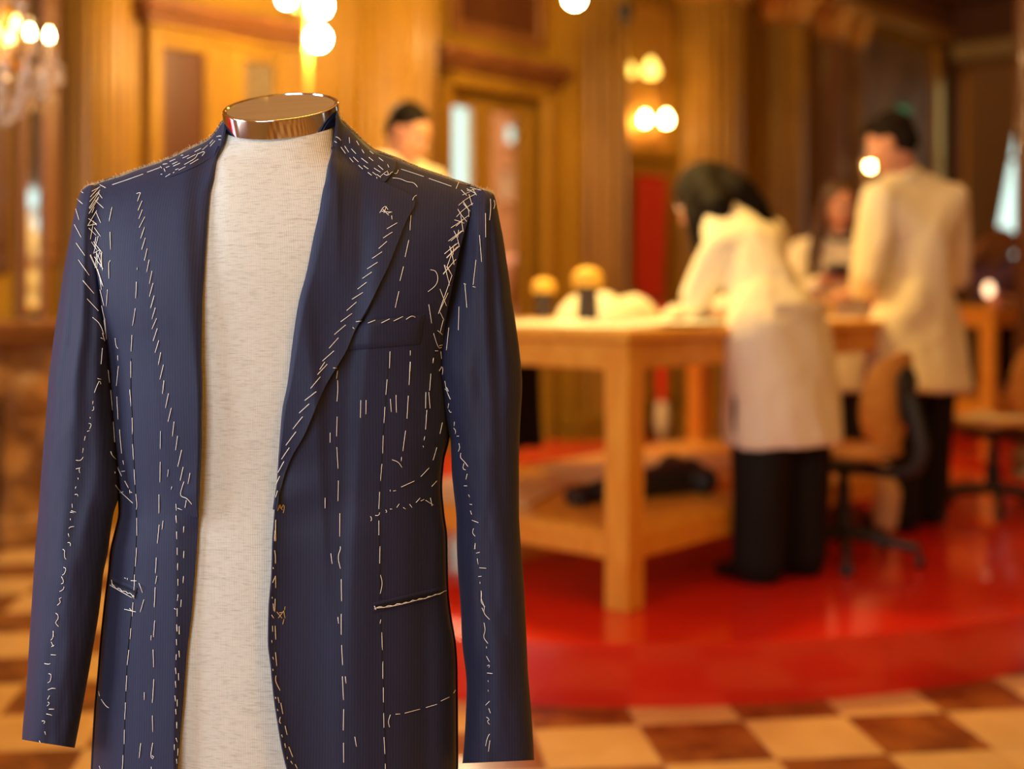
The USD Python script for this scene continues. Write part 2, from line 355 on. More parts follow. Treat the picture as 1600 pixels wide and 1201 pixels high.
# a slot of old mirror glass left of the first column
tm0, tm1 = tpx(40.5), tpx(59.5)
obj('mirror_strip', abox(tm0, tm1, 0.004, 0.012, 0.62, 3.3, 0.001), mat('old_mirror', (0.80, 0.86, 0.86), 0.05, metal=1.0), wallA, smooth=False)
for t0, t1 in ((tm0 - .05, tm0), (tm1, tm1 + .05)):
    obj('mirror_frame', abox(t0, t1, 0, .03, 0.6, 3.32, 0.01), M_BROWN, wallA, smooth=False)
framed(-1.6, tm0 - .09, 1.25, 3.3, M_DARKWOOD, M_BROWN, 0.12)
# entablature, capitals and columns
for z0, z1, w, m in ((3.86, 4.02, .10, M_GILT), (4.02, 4.30, .06, M_BROWN), (4.30, 4.42, .2, M_BROWN), (4.42, 4.52, .3, M_GILT)):
    obj('entablature_moulding', abox(T_START, T_END, 0, w, z0, z1, 0.02), m, wallA, smooth=False)
def capital(t, r, w0=0.0):
    ms = [lathe([(0, 3.5), (r * 1.0, 3.5), (r * 1.12, 3.53), (r * 1.0, 3.56), (r * 1.02, 3.6), (r * 1.45, 3.8), (0, 3.8)], 20)]
    for row, (z, k, rr) in enumerate(((3.56, 7, 1.08), (3.66, 6, 1.25))):
        for i in range(k):
            a = math.pi * (i + .5) / k
            x, y = math.cos(a), math.sin(a)
            p = lambda q, zz: np.array([x * r * q, y * r * q, zz])
            ms.append(to_tm(Manifold.batch_hull([sph(p(rr - .05, z), r * .14, 8), sph(p(rr + .05, z + .09), r * .12, 8), sph(p(rr + .25, z + .12), r * .07, 8)])))
    for s in (-1, 1):
        ms.append(to_tm(Manifold.batch_hull([sph((s * r * 1.25, r * 1.0, 3.76), r * .2, 10), sph((s * r * 1.25, r * 1.3, 3.76), r * .16, 10)])))
    ms.append(cbox(-r * 1.55, r * 1.55, -0.0, r * 1.55, 3.8, 3.86, .01))
    for m in ms: m.apply_translation((t, w0, 0))
    return [inA(m) for m in ms]
def half_column(t, r, m=M_MARBLE, flutes=11, w0=0.0, cap=True):
    poly = Polygon([(t + r * math.cos(a), w0 + r * math.sin(a)) for a in np.linspace(0, math.pi, 49)])
    for i in range(flutes):
        a = math.pi * (i + .5) / flutes
        poly = poly.difference(Point(t + r * 1.03 * math.cos(a), w0 + r * 1.03 * math.sin(a)).buffer(r * math.pi / flutes * .36, 5))
    shaft = obj('column_shaft', inA(prism(poly, 0.30, 3.5)), m, wallA, smooth=20)
    base = lathe([(0, 0), (r * 1.35, 0), (r * 1.35, .12), (r * 1.3, .14), (r * 1.36, .18), (r * 1.28, .22), (r * 1.1, .24), (r * 1.16, .28), (r * 1.02, .30), (0, .30)], 28)
    base.apply_translation((t, w0, 0))
    obj('column_base', inA(base), m, shaft, smooth=30)
    if cap:
        obj('column_capital', capital(t, r, w0), M_GILT, shaft, smooth=30)
half_column(tpx(146), 0.185)
half_column(tpx(615), 0.27)
half_column(tpx(1098), 0.34)
half_column(tpx(1212), 0.27)
half_column(tpx(1286), 0.2, M_BROWN)
half_column(tpx(1326), 0.15, M_GREYMARBLE)
# the broad pilaster right of the glazed door
pa, pb, pw = tpx(872), tpx(950), 0.20
poly = sbox(pa, 0, pb, pw)
for i in range(4):
    q = pa + (pb - pa) * (i + .5) / 4
    poly = poly.difference(Point(q, pw + .012).buffer((pb - pa) / 12, 6))
psh = obj('pilaster_shaft', inA(prism(poly, 0.28, 3.55)), M_MARBLE, wallA, smooth=20)
obj('pilaster_base', [abox(pa - .04, pb + .04, 0, pw + .05, 0, .16, .01), abox(pa - .02, pb + .02, 0, pw + .03, .16, .28, .02)], M_MARBLE, psh, smooth=False)
obj('pilaster_capital', [abox(pa - .03, pb + .03, 0, pw + .03, 3.55, 3.7, .03), abox(pa - .07, pb + .07, 0, pw + .08, 3.7, 3.86, .03)], M_GILT, psh, smooth=False)
for t0, t1 in ((T_START, tpx(220)), (tpx(445), D2a - .1), (D2b + .1, T_END)):
    b = thing('baseboard_back', kind=S)
    obj('skirting_board', abox(t0, t1, 0, .03, 0, .16, .008), M_BROWN, b, smooth=False)

# door 1: panelled double door under a cornice
d0, d1 = tpx(224), tpx(444)
door = thing('door_1', kind=S)
for q in ((d0, d0 + .06, 0, 2.56), (d1 - .06, d1, 0, 2.56), (d0 + .06, d1 - .06, 2.51, 2.56)):
    obj('door_frame', abox(q[0], q[1], 0, .075, q[2], q[3], .012), M_OCHRE, door, smooth=False)
obj('door_cornice', [abox(d0 - .05, d1 + .05, 0, .12, 2.56, 2.61, .02), abox(d0 - .1, d1 + .1, 0, .2, 2.61, 2.68, .025)], M_BROWN, door, smooth=False)
dm = tpx(343)
for (a, b, pa_, pb_, inn) in ((d0 + .06, dm - .002, tpx(246), tpx(313), M_DARKWOOD), (dm + .002, d1 - .06, tpx(376), tpx(424), mat('smoked_glass', (0.20, 0.155, 0.09), 0.12, coat=0.6))):
    lf = obj('door_leaf', [abox(a, pa_, 0, .05, 0, 2.51, .008), abox(pb_, b, 0, .05, 0, 2.51, .008), abox(pa_, pb_, 0, .05, 2.45, 2.51, .008), abox(pa_, pb_, 0, .05, .8, .95, .008), abox(pa_, pb_, 0, .05, 0, .16, .008)], M_OCHRE, door, smooth=False)
    obj('upper_panel', abox(pa_, pb_, 0, .018, .95, 2.45, .004), inn, lf, smooth=False)
    obj('lower_panel', abox(pa_, pb_, 0, .018, .16, .8, .004), M_DARKWOOD, lf, smooth=False)
hb = to_tm(bone((A(dm - .04, .07, 1.05), .012), (A(dm - .04, .1, 1.05), .012), n=10))
obj('door_handle', hb, M_GILT, door)

# door 2: glazed double door into the next room
door = thing('door_2', kind=S)
for q in ((D2a - .12, D2a, 0, 2.6), (D2b, D2b + .06, 0, 2.6), (D2a - .12, D2b + .06, D2z, 2.6)):
    obj('door_frame', abox(q[0], q[1], -.25, .06, q[2], q[3], .015), M_OCHRE, door, smooth=False)
obj('door_cornice', [abox(D2a - .16, D2b + .1, 0, .12, 2.6, 2.66, .02), abox(D2a - .2, D2b + .12, 0, .2, 2.66, 2.74, .025)], M_BROWN, door, smooth=False)
for a, b in ((D2a, D2m), (D2m, D2b)):
    st = .06 if a == D2a else .09
    lf = obj('door_leaf', [abox(a, a + st, -.14, -.09, 0, D2z, .006), abox(b - .06, b, -.14, -.09, 0, D2z, .006), abox(a + st, b - .06, -.14, -.09, D2z - .1, D2z, .006), abox(a + st, b - .06, -.14, -.09, .75, .88, .006), abox(a + st, b - .06, -.14, -.09, 0, .2, .006)], M_OCHRE, door, smooth=False)
    obj('glass_pane', abox(a + st, b - .06, -.12, -.112, .88, D2z - .1, .001), M_GLASS, lf, smooth=False)
    obj('kick_panel', abox(a + st, b - .06, -.13, -.1, .2, .75, .004), M_OCHRE, lf, smooth=False)

# the room beyond it
VB = -2.7
def vt(px): return tpx(px, VB)
def vz(py, px):
    return zpx(py, A(vt(px), VB)[1])
VH = [(vt(694), vt(752), vz(150, 725), .35), (vt(786), vt(824), vz(194, 805), vz(226, 805)), (vt(778), vt(799), vz(262, 790), vz(314, 790)), (vt(811), vt(838), vz(262, 825), vz(312, 825))]
M_PEACH = mat('peach_wall', (0.72, 0.46, 0.30), 0.8)
vest = thing('wall_far', kind=S)
obj('wall_face', wall_with_holes(D2a - 1.2, D2b + 3.2, VB - .2, VB, 0, 3.4, [(a, b, VB - 1, VB + 1, z1, z0) for a, b, z0, z1 in VH]), M_PEACH, vest, smooth=False)
obj('side_wall', [abox(D2a - 1.4, D2a - 1.2, VB - .2, -.25, 0, 3.4, .002), abox(D2b + 3.2, D2b + 3.4, VB - .2, -.25, 0, 3.4, .002)], M_PEACH, vest, smooth=False)
obj('room_ceiling', abox(D2a - 1.4, D2b + 3.4, VB - .2, -.25, 3.4, 3.5, .002), M_CEIL, vest, smooth=False)
for n, (a, b, z0, z1) in enumerate(VH):
    wn = thing(f'window_{n + 1}', kind=S)
    obj('window_frame', [abox(a - .04, a + .015, VB, VB + .04, z1, z0, .004), abox(b - .015, b + .04, VB, VB + .04, z1, z0, .004), abox(a - .04, b + .04, VB, VB + .04, z0 - .015, z0 + .05, .004), abox(a - .04, b + .04, VB, VB + .05, z1 - .05, z1 + .01, .004)], M_PEACH, wn, smooth=False)
    obj('window_pane', abox(a, b, VB - .1, VB - .094, z1, z0, .001), M_GLASS, wn, smooth=False)
light('SphereLight', 'unseen_next_room_light', A(D2b + .6, -1.3, 3.0), (1.0, 0.70, 0.44), 420.0, Radius=0.1)  # unseen lamp, placed to light the walls beyond the glazed door

# wall B at the far right, with a curtained window
def wB(px, t):
    k = (px - 800.0) / F; q = P0 + DA * t
    return (k * q[1] - q[0]) / (NA[0] - k * NA[1])
bw0, bw1, bz0, bz1 = .16, 1.7, 1.45, 3.55
wallB = thing('wall_right', kind=S)
obj('wall_face', wall_with_holes(T_END, T_END + .25, 0, W_END, 0, CEIL, [(T_END - 1, T_END + 1, bw0, bw1, bz0, bz1)]), M_BROWN, wallB, smooth=False)
for z0, z1, w in ((3.86, 4.3, .06), (4.3, 4.5, .2)):
    obj('entablature_moulding', abox(T_END - w, T_END, 0.1, W_END, z0, z1, .02), M_DARKWOOD, wallB, smooth=False)
obj('corner_post', abox(T_END - .1, T_END, 0.0, .13, 0, 3.86, .02), M_DARKWOOD, wallB, smooth=False)
for n, (a, b) in enumerate(((bw0, bw1),)):
    wn = thing(f'window_{n + 5}', kind=S)
    fr = [abox(T_END + .05, T_END + .12, a, a + .07, bz0, bz1, .01), abox(T_END + .05, T_END + .12, b - .07, b, bz0, bz1, .01), abox(T_END + .05, T_END + .12, a, b, bz0, bz0 + .08, .01), abox(T_END + .05, T_END + .12, a, b, bz1 - .08, bz1, .01), abox(T_END + .06, T_END + .11, (a + b) / 2 - .03, (a + b) / 2 + .03, bz0, bz1, .01), abox(T_END + .06, T_END + .11, a, b, 2.55, 2.6, .01)]
    obj('window_frame', fr, M_PINE, wn, smooth=False)
    obj('window_pane', abox(T_END + .08, T_END + .086, a + .07, b - .07, bz0 + .08, bz1 - .08, .001), M_GLASS, wn, smooth=False)
# unseen walls C and D behind the camera, placed for their daylight and reflection
cw = (tpx(50) + 0, )
CT0, CT1 = 4.25, 5.65
wallC = thing('wall_front', kind=S)
obj('wall_face', wall_with_holes(T_START, T_END, W_END, W_END + .25, 0, CEIL, [(CT0, CT1, W_END - 1, W_END + 1, z0, z1) for z0, z1 in ((.72, .92), (1.46, 2.10), (2.18, 2.44))]), M_PLAIN, wallC, smooth=False)
wallD = thing('wall_left', kind=S)
obj('wall_face', wall_with_holes(T_START - .25, T_START, 0, W_END, 0, CEIL, [(T_START - 1, T_START + 1, w0, w1, .6, 2.9) for w0, w1 in WIN_D]), M_PLAIN, wallD, smooth=False)
for n, (a, b) in enumerate(WIN_D):
    wn = thing(f'window_{n + 7}', kind=S)  # out of view; frame of a window placed to light the jacket
    obj('window_frame', [abox(T_START - .01, T_START + .05, (a + b) / 2 - .03, (a + b) / 2 + .03, .6, 2.9, .01), abox(T_START - .01, T_START + .05, a, b, 2.1, 2.16, .01), abox(T_START - .01, T_START + .06, a - .05, a + .03, .6, 2.9, .01), abox(T_START - .01, T_START + .06, b - .03, b + .05, .6, 2.9, .01), abox(T_START - .01, T_START + .06, a - .05, b + .05, 2.86, 2.96, .01), abox(T_START - .01, T_START + .1, a - .05, b + .05, .54, .62, .01)], M_COAT, wn, smooth=False)
wn = thing('window_9', kind=S)  # out of view; panes placed to show as streaks in the mirror strip
for z0, z1 in ((.72, .92), (1.46, 2.10), (2.18, 2.44)):
    obj('window_frame', [abox(CT0 - .05, CT0 + .03, W_END - .05, W_END + .01, z0 - .04, z1 + .04, .008), abox(CT1 - .03, CT1 + .05, W_END - .05, W_END + .01, z0 - .04, z1 + .04, .008), abox(CT0, CT1, W_END - .05, W_END + .01, z0 - .04, z0 + .01, .008), abox(CT0, CT1, W_END - .05, W_END + .01, z1 - .01, z1 + .04, .008)], M_PINE, wn, smooth=False)
ceil = thing('ceiling', kind=S)
obj('ceiling_slab', abox(T_START - .3, T_END + .3, -.3, W_END + .3, CEIL, CEIL + .1, .01), M_CEIL, ceil, smooth=False)
for t in np.arange(T_START + 1, T_END, 2.2):
    obj('ceiling_beam', abox(t - .09, t + .09, 0, W_END, CEIL - .14, CEIL, .02), M_BROWN, ceil, smooth=False)

# ------------------------------------------------------------------ fireplace at the left
fp = thing('fireplace', 'carved brown stone fireplace with a plain mantel shelf at the left edge', 'fireplace')
f0, f1 = -1.75, tpx(72)
obj('mantel_shelf', [abox(f0 - .06, f1 + .03, 0.03, .34, .985, 1.03, .012), abox(f0 - .03, f1, 0.03, .30, .93, .985, .015)], M_BROWN, fp, smooth=False)
def carved(t0, t1, z0, z1, depth, seed, n=46):
    """a stone block whose room side is carved in relief"""
    k, l = n, max(6, int(n * (z1 - z0) / (t1 - t0)))
    t, z = np.meshgrid(np.linspace(t0, t1, k), np.linspace(z0, z1, l))
    q = np.stack([t * 7, z * 7, np.full_like(t, seed)], -1)
    e = np.minimum(np.minimum(t - t0, t1 - t), np.minimum(z - z0, z1 - z)) / .05
    w = depth + .07 * (meshkit.fbm(q, 3, seed) - .5) * np.clip(e, 0, 1)
    P = np.stack([t, w, z], -1)[:, ::-1]
    V = np.vstack([P.reshape(-1, 3), np.stack([t, np.full_like(t, .03), z], -1)[:, ::-1].reshape(-1, 3)])
    g = grid_solid(P, .02); g.vertices = V
    return inA(g)
obj('jamb', carved(f1 - .34, f1, .12, .93, .25, 3, 26), M_STONE, fp, smooth=50)
obj('jamb', carved(f0, f0 + .34, .12, .93, .25, 5, 26), M_STONE, fp, smooth=50)
obj('frieze', carved(f0 + .34, f1 - .34, .66, .93, .24, 8, 60), M_STONE, fp, smooth=50)
for q0, q1 in ((f1 - .37, f1 + .02), (f0 - .02, f0 + .37)):
    obj('plinth', abox(q0, q1, 0.03, .29, 0, .12, .01), M_STONE, fp, smooth=False)
obj('firebox', abox(f0 + .34, f1 - .34, 0.03, .08, 0, .66, .005), mat('soot', (0.012, 0.008, 0.006), 0.95), fp, smooth=False)

# ------------------------------------------------------------------ red platforms
def platform(name, c, r, label, left=None):
    p = thing(name, label, 'platform', loc=(c[0], c[1], 0))
    w0 = (c - P0) @ NA                                     # the far side is cut off straight, clear of wall A
    cut = .42 - w0
    n_, d_ = NA, DA
    half = Polygon([tuple(n_ * cut + d_ * 9), tuple(n_ * cut - d_ * 9), tuple(n_ * (cut + 9) - d_ * 9), tuple(n_ * (cut + 9) + d_ * 9)])
    disc = Point(0, 0).buffer(r, 64).intersection(half)
    if left is not None:                                   # and squared off on the left
        disc = disc.intersection(sbox(left - c[0], -9, 9, 9))
    obj('top_board', [prism(disc, PLAT - .026, PLAT)], M_RED, p, smooth=30)
    ring = disc.buffer(-.004).difference(disc.buffer(-.026))
    n = 10
    for i in range(n):                                     # bent fascia boards, butted
        a = np.linspace(2 * math.pi * i / n + .0006, 2 * math.pi * (i + 1) / n - .0006, 9)
        wedge = Polygon(np.vstack([[0, 0], np.column_stack([np.cos(a), np.sin(a)]) * (r + .5)]))
        g = ring.intersection(wedge)
        for g in getattr(g, 'geoms', [g]):
            if g.area < 2e-4: continue
            obj('fascia_board', prism(g, 0.0, PLAT - .026), M_RED, p, smooth=20)
    return p
platform('round_platform', C1, R1, 'large round glossy red platform under the main work table', -1.15)
platform('round_platform', C2, R2, 'second red platform at the far right behind the chairs')
# ------------------------------------------------------------------ work tables
UL = np.array([-DA[1], DA[0]])            # across a table, away to the left
def table(name, label, corner, L, Wd, z0, top=0.87, shelf=0.24, leg=0.092):
    """a workbench whose near corner is at corner; L runs along DA, Wd along UL"""
    p = thing(name, label, 'table', loc=(corner[0], corner[1], z0), rz=AZ)     # local x along DA, local y along UL
    def B(x0, x1, y0, y1, za, zb, c=.006): return cbox(x0, x1, y0, y1, za, zb, c)
    n = 4
    for i in range(n):
        obj('top_board', B(-.02, L + .02, -.02 + (Wd + .04) * i / n + .0008, -.02 + (Wd + .04) * (i + 1) / n - .0008, top - .035, top, .004), M_PINE, p, smooth=False)
    for x in (0, L - leg):
        for y in (0, Wd - leg):
            obj('leg', B(x, x + leg, y, y + leg, 0, top - .035, .006), M_PINEV, p, smooth=False)
    for y in (.012, Wd - .042):
        obj('apron', B(leg, L - leg, y, y + .03, top - .125, top - .035), M_PINE, p, smooth=False)
        obj('shelf_rail', B(leg, L - leg, y, y + .03, shelf - .085, shelf), M_PINE, p, smooth=False)
    for x in (.012, L - .042):
        obj('apron', B(x, x + .03, leg, Wd - leg, top - .125, top - .035), M_PINE, p, smooth=False)
        obj('shelf_rail', B(x, x + .03, leg, Wd - leg, shelf - .085, shelf), M_PINE, p, smooth=False)
    for i in range(n):
        y0, y1 = .045 + (Wd - .09) * i / n + .001, .045 + (Wd - .09) * (i + 1) / n - .001
        obj('shelf_board', B(.045, L - .045, y0, y1, shelf - .03, shelf + .003, .003), M_PINE, p, smooth=False)
    return p
TC = W(980, 960, 2000 * (CH - PLAT) / 510)[:2]
TL, TW, TZ = 2.32, 1.30, PLAT + 0.87
table('work_table', 'large pine tailoring table with a lower shelf on the red platform', TC, TL, TW, PLAT)
TC2 = W(1552, 0, 8.4)[:2]
table('work_table', 'smaller wooden table in the far background at the right edge', TC2, 1.4, .9, PLAT)
def T(x, y, z=0.0):                       # a point on the main table top: x along DA, y along UL
    q = TC + DA * x + UL * y
    return np.array([q[0], q[1], TZ + z])
def on_table(px, py):                     # the table-top point seen at that pixel
    return W(px, py, (CH - TZ) * F / (py - HZ))

# sheets of paper, cloth heaps, cones of thread
def sheet(name, label, x, y, w, h, rz, z=0.0008, mt=M_PAPER, group='white papers on the pine table'):
    g = np.stack(np.meshgrid(np.linspace(-w / 2, w / 2, 12), np.linspace(-h / 2, h / 2, 12)), -1)
    zz = 0.0012 + .004 * meshkit.noise(np.concatenate([g * 9, np.full(g.shape[:2] + (1,), x * 9)], -1), 3) * np.clip((np.abs(g[..., :1]) / w * 2) ** 3 + 0.1, 0, 1)[..., 0]
    P = np.concatenate([g, zz[..., None]], -1)[::-1]
    p = thing(name, label, 'paper' if mt is M_PAPER else 'fabric', group, loc=T(x, y, z), rz=AZ + rz)
    obj('sheet', grid_solid(P, .0007), mt, p, smooth=40)
sheet('paper_pattern', 'big white paper pattern sheet at the near left corner of the pine table', .40, .60, .78, .98, 2)
sheet('paper_pattern', 'white paper sheet under the dark iron on the pine table', .80, .33, .5, .56, -6, .006)
sheet('paper_pattern', 'white paper sheet beside the bending woman at the table edge', .56, .15, .5, .24, 3, .011)
sheet('paper_pattern', 'white paper sheet furthest left on the pine table beside the jacket sleeve', .30, 1.05, .55, .42, -4, .008)
sheet('paper_pattern', 'small white paper slip at the right end of the pine table top', 1.72, .25, .3, .22, 10)
def heap(name, label, x, y, rx, ry, rz, seed, mt=M_CANVAS, cat='fabric'):
    u, v = np.meshgrid(np.linspace(0, 2 * np.pi, 49), np.linspace(0, 1, 18))
    r = np.sqrt(v); q = np.stack([r * np.cos(u) * 2.2, r * np.sin(u) * 2.2, np.full_like(u, seed)], -1)
    f = meshkit.fbm(q, 4, seed)
    edge = 1 + .25 * (meshkit.noise(np.stack([np.cos(u) * 1.5, np.sin(u) * 1.5, np.full_like(u, seed)], -1), seed) - .5)
    z = rz * np.clip(1 - v ** 2, 0, 1) ** .7 * (.45 + 1.1 * f) + .002
    P = np.stack([r * np.cos(u) * rx * edge, r * np.sin(u) * ry * edge, z], -1)
    m = trimesh.Trimesh(*(lambda g: (g.vertices, g.faces))(grid_solid(P, .003)), process=False)
    p = thing(name, label, cat, loc=T(x, y, .004), rz=AZ)
    obj('cloth', m, mt, p, smooth=60)
heap('fabric_heap', 'crumpled cream cloth heap in the middle of the pine table', .98, .84, .22, .18, .085, 4)
heap('fabric_heap', 'folded pale cloth heap beside the bending woman\'s arm', 1.30, .60, .2, .16, .06, 9)
heap('fabric_heap', 'small yellowish cloth scrap at the right end of the table', 2.0, .45, .09, .09, .05, 13, mat('yellow_cloth', (0.75, 0.5, 0.12), 0.85))
def cone(label, x, y, s=1.0):
    p = thing('thread_cone', label, 'thread', 'thread cones on the pine table', loc=T(x, y, 0.016))
    obj('dark_thread', lathe([(0, 0), (.038 * s, 0), (.040 * s, .01), (.034 * s, .115 * s), (.03 * s, .12 * s), (0, .12 * s)], 24), mat('dark_spool', (0.05, 0.03, 0.02), 0.6), p)
    obj('golden_thread', lathe([(0, .121 * s), (.05 * s, .121 * s), (.056 * s, .135 * s), (.054 * s, .165 * s), (.03 * s, .185 * s), (.012 * s, .19 * s), (0, .19 * s)], 24), mat('gold_thread_cone', (0.85, 0.48, 0.06), 0.6), p)
tc = on_table(918, 506); d = tc[:2] - TC
cone('black thread cone topped with golden yellow thread in front of the pilaster', d @ DA, d @ UL)
tc = W(850, 0, 4.9)[:2] - TC
cone('smaller dark cone with yellow top further back on the table by the jacket sleeve', tc @ DA, tc @ UL, .8)
p = on_table(968, 500); d = p[:2] - TC
iron = thing('pressing_iron', 'small dark iron lying on the white papers', 'iron', loc=T(d @ DA, d @ UL, .018), rz=20)
obj('sole_plate', prism(Polygon([(-.07, -.035), (.03, -.035), (.075, 0), (.03, .035), (-.07, .035)]).buffer(.006), 0, .01), M_CHROME, iron)
obj('body', [to_tm(Manifold.batch_hull([sph((-.055, 0, .03), .028, 14), sph((.03, 0, .026), .02, 14), sph((.06, 0, .015), .008, 10)]))], mat('iron_body', (0.035, 0.02, 0.02), 0.4), iron)
obj('handle', tube([(-.06, 0, .04), (-.06, 0, .075), (-.03, 0, .085), (.02, 0, .078), (.035, 0, .04)], .009, 8), M_BLACKP, iron)
p = on_table(835, 507); d = p[:2] - TC
rule = thing('wooden_ruler', 'tan wooden ruler on the white paper beside the jacket sleeve', 'ruler', loc=T(d @ DA, d @ UL, .017), rz=0)
obj('blade', cbox(-.09, .09, -.016, .016, 0, .005, .001), M_PLY, rule, smooth=False)
# on the lower shelf
SH = PLAT + .243
def shelf_pt(x, y, z=0): q = TC + DA * x + UL * y; return np.array([q[0], q[1], SH + z])
def pile(name, label, cat, mt, c, pts):
    m = fuse([bone(*[((x, y, z), r) for x, y, z, r in g]) for g in pts], .02, 12)
    m.vertices += (meshkit.noise(m.vertices * 22, 3) - .5)[:, None] * np.array([.012, .012, .012])
    m.vertices[:, 2] = np.maximum(m.vertices[:, 2], 0.0)
    p = thing(name, label, cat, loc=c, rz=AZ); obj('cloth', m, mt, p, smooth=50)
pile('dark_bundle', 'black cloth bundle lying on the lower shelf of the pine table', 'fabric', M_BLACKP, shelf_pt(.62, .38),
     [[(-.3, .1, .03, .03), (-.05, .02, .05, .05)], [(-.05, .02, .05, .05), (.22, -.05, .06, .06)], [(.2, -.12, .05, .05), (.3, .1, .06, .06)], [(-.32, .05, .03, .028), (-.26, .14, .025, .025)]])
p = thing('pattern_board', 'pale flat board lying on the left of the lower shelf', 'board', 'pale boards on the lower shelf', loc=shelf_pt(.35, .85), rz=AZ + 25)
obj('board', cbox(-.3, .3, -.2, .2, 0.001, .012, .003), mat('pale_board', (0.78, 0.52, 0.2), 0.6), p, smooth=False)
p = thing('pattern_board', 'pale flat board at the back of the lower shelf behind the table leg', 'board', 'pale boards on the lower shelf', loc=shelf_pt(1.25, .8), rz=AZ - 12)
obj('board', cbox(-.45, .45, -.2, .2, 0.001, .012, .003), mat('pale_board', (0.78, 0.52, 0.2), 0.6), p, smooth=False)
# black cloth hanging over the far side of the table, seen below the top by the sleeve
q = TC + UL * (TW + .034) + DA * 1.02
n_, k_ = 24, 16
u, v = np.meshgrid(np.linspace(-.09, .1, n_), np.linspace(0, 1, k_))
P = np.stack([u * (1 + .35 * v), .02 * np.sin(u * 60) * v, .86 - v * .56], -1)
cl = thing('hanging_cloth', 'black cloth hanging from the far side of the table beside the sleeve', 'fabric', loc=(q[0], q[1], PLAT), rz=AZ)
obj('cloth', grid_solid(P, .004), M_TROUSER, cl, smooth=60)
# red and white post behind the table
pp = W(1034, 575, 8.6)
post = thing('barrier_post', 'red post with a white knob seen below the table behind its leg', 'post', loc=(pp[0], pp[1], 0))
obj('red_pole', lathe([(0, .42), (.028, .42), (.028, 1.05), (.02, 1.07), (0, 1.07)], 16), M_RED, post)
obj('white_knob', lathe([(0, .2), (.02, .2), (.042, .24), (.046, .31), (.042, .37), (.03, .42), (0, .42)], 16), M_COAT, post)
obj('pole_foot', lathe([(0, 0), (.13, 0), (.13, .02), (.03, .04), (.02, .2), (0, .2)], 20), mat('pinkish_foot', (0.6, 0.35, 0.22), 0.5), post)

# ------------------------------------------------------------------ work chairs
def make_chair(label, loc, rz):
    c = thing('work_chair', label, 'chair', 'plywood work chairs', loc=loc, rz=rz)      # faces local -x
    u, v = np.meshgrid(np.linspace(-1, 1, 25), np.linspace(-1, 1, 25))
    # squircle seat
    X = u * np.sqrt(1 - .42 * v ** 2) * .2; Y = v * np.sqrt(1 - .42 * u ** 2) * .2
    Z = .385 + .012 * (u ** 2 + v ** 2) - .02 * np.clip(-u - .55, 0, 1)
    obj('seat', grid_solid(np.stack([X, Y, Z], -1), .022), M_PLY, c, smooth=50)
    a, h = np.meshgrid(np.linspace(-1, 1, 25), np.linspace(-1, 1, 25))
    Yb = a * np.sqrt(1 - .45 * h ** 2) * .17; Zb = .605 + h * np.sqrt(1 - .45 * a ** 2) * .17
    Xb = .235 + .02 * h - .055 * a ** 2
    obj('backrest', grid_solid(np.stack([Xb, Yb, Zb], -1), .014), M_PLY, c, smooth=50)
    plate = to_tm(Manifold.batch_hull([sph((.262, 0, .665), .06, 16), sph((.25, 0, .55), .035, 14)]))
    plate.vertices[:, 0] = .256 + (plate.vertices[:, 0] - .256) * .35
    obj('back_bracket', plate, M_BLACKP, c)
    obj('back_spine', tube([(.262, 0, .63), (.295, 0, .53), (.315, 0, .44), (.295, 0, .37), (.23, 0, .345), (.1, 0, .34), (0, 0, .34)], [.022, .024, .026, .026, .022, .018, .018], 10), M_BLACKP, c)
    obj('seat_plate', cbox(-.1, .1, -.08, .08, .33, .362, .006), M_BLACKM, c, smooth=False)
    obj('gas_post', lathe([(0, .08), (.036, .08), (.036, .2), (.026, .21), (.026, .28), (.02, .285), (.02, .335), (0, .335)], 18), M_BLACKM, c)
    for i in range(5):
        b = 2 * math.pi * i / 5 + .3; d = np.array([math.cos(b), math.sin(b), 0])
        lg = obj('base_leg', tube([d * .02 + (0, 0, .1), d * .15 + (0, 0, .088), d * .27 + (0, 0, .068)], [.024, .02, .016], 10), M_BLACKP, c)
        w = lathe([(0, -.011), (.02, -.011), (.025, -.006), (.025, .006), (.02, .011), (0, .011)], 16)
        w.apply_transform(trimesh.transformations.rotation_matrix(math.pi / 2, (math.sin(b), -math.cos(b), 0)) @ np.eye(4))
        w.apply_transform(trimesh.transformations.rotation_matrix(.0, (0, 0, 1)))
        w.apply_transform(np.block([[np.eye(3), (d * .275 + (0, 0, .0255))[:, None]], [np.zeros((1, 3)), np.ones((1, 1))]]))
        obj('castor', [w, tube([d * .27 + (0, 0, .068), d * .272 + (0, 0, .03)], .009, 8)], M_BLACKP, lg)
    return c
b = W(1318, 0, 4.70)
chair = make_chair('plywood work chair with black base between the bending woman and the man', (b[0], b[1], PLAT), -47)
b = W(1552, 0, 5.75)
dup(chair, 'plywood work chair at the far right with pale cloth on its seat', (b[0], b[1], PLAT), -50)
c2 = b
g = np.stack(np.meshgrid(np.linspace(-.15, .13, 14), np.linspace(-.15, .15, 14)), -1)
P = np.concatenate([g, (.4095 + .006 * np.sin(g[..., :1] * 40) + .012 * (np.abs(g[..., 1:]) / .2) ** 2 + .012 * (g[..., :1] / .2) ** 2)], -1)
cloth = thing('seat_cloth', 'pale grey cloth laid on the seat of the far right chair', 'fabric', loc=(c2[0], c2[1], PLAT), rz=-50)
obj('cloth', grid_solid(P[::-1], .004), M_COAT, cloth, smooth=60)
b = W(1383, 825, 5.2)
pb = thing('paper_bundle', 'pale wrapped bundle standing on the red floor under the plywood chair', 'bundle', loc=(b[0] , b[1], PLAT))
m = fuse([bone(((0, 0, .05), .05), ((.01, 0, .17), .055), n=14), bone(((.0, 0, .2), .05), ((.0, 0, .26), .03), n=14)], .02, 10); m.vertices[:, 2] = np.maximum(m.vertices[:, 2], 0)
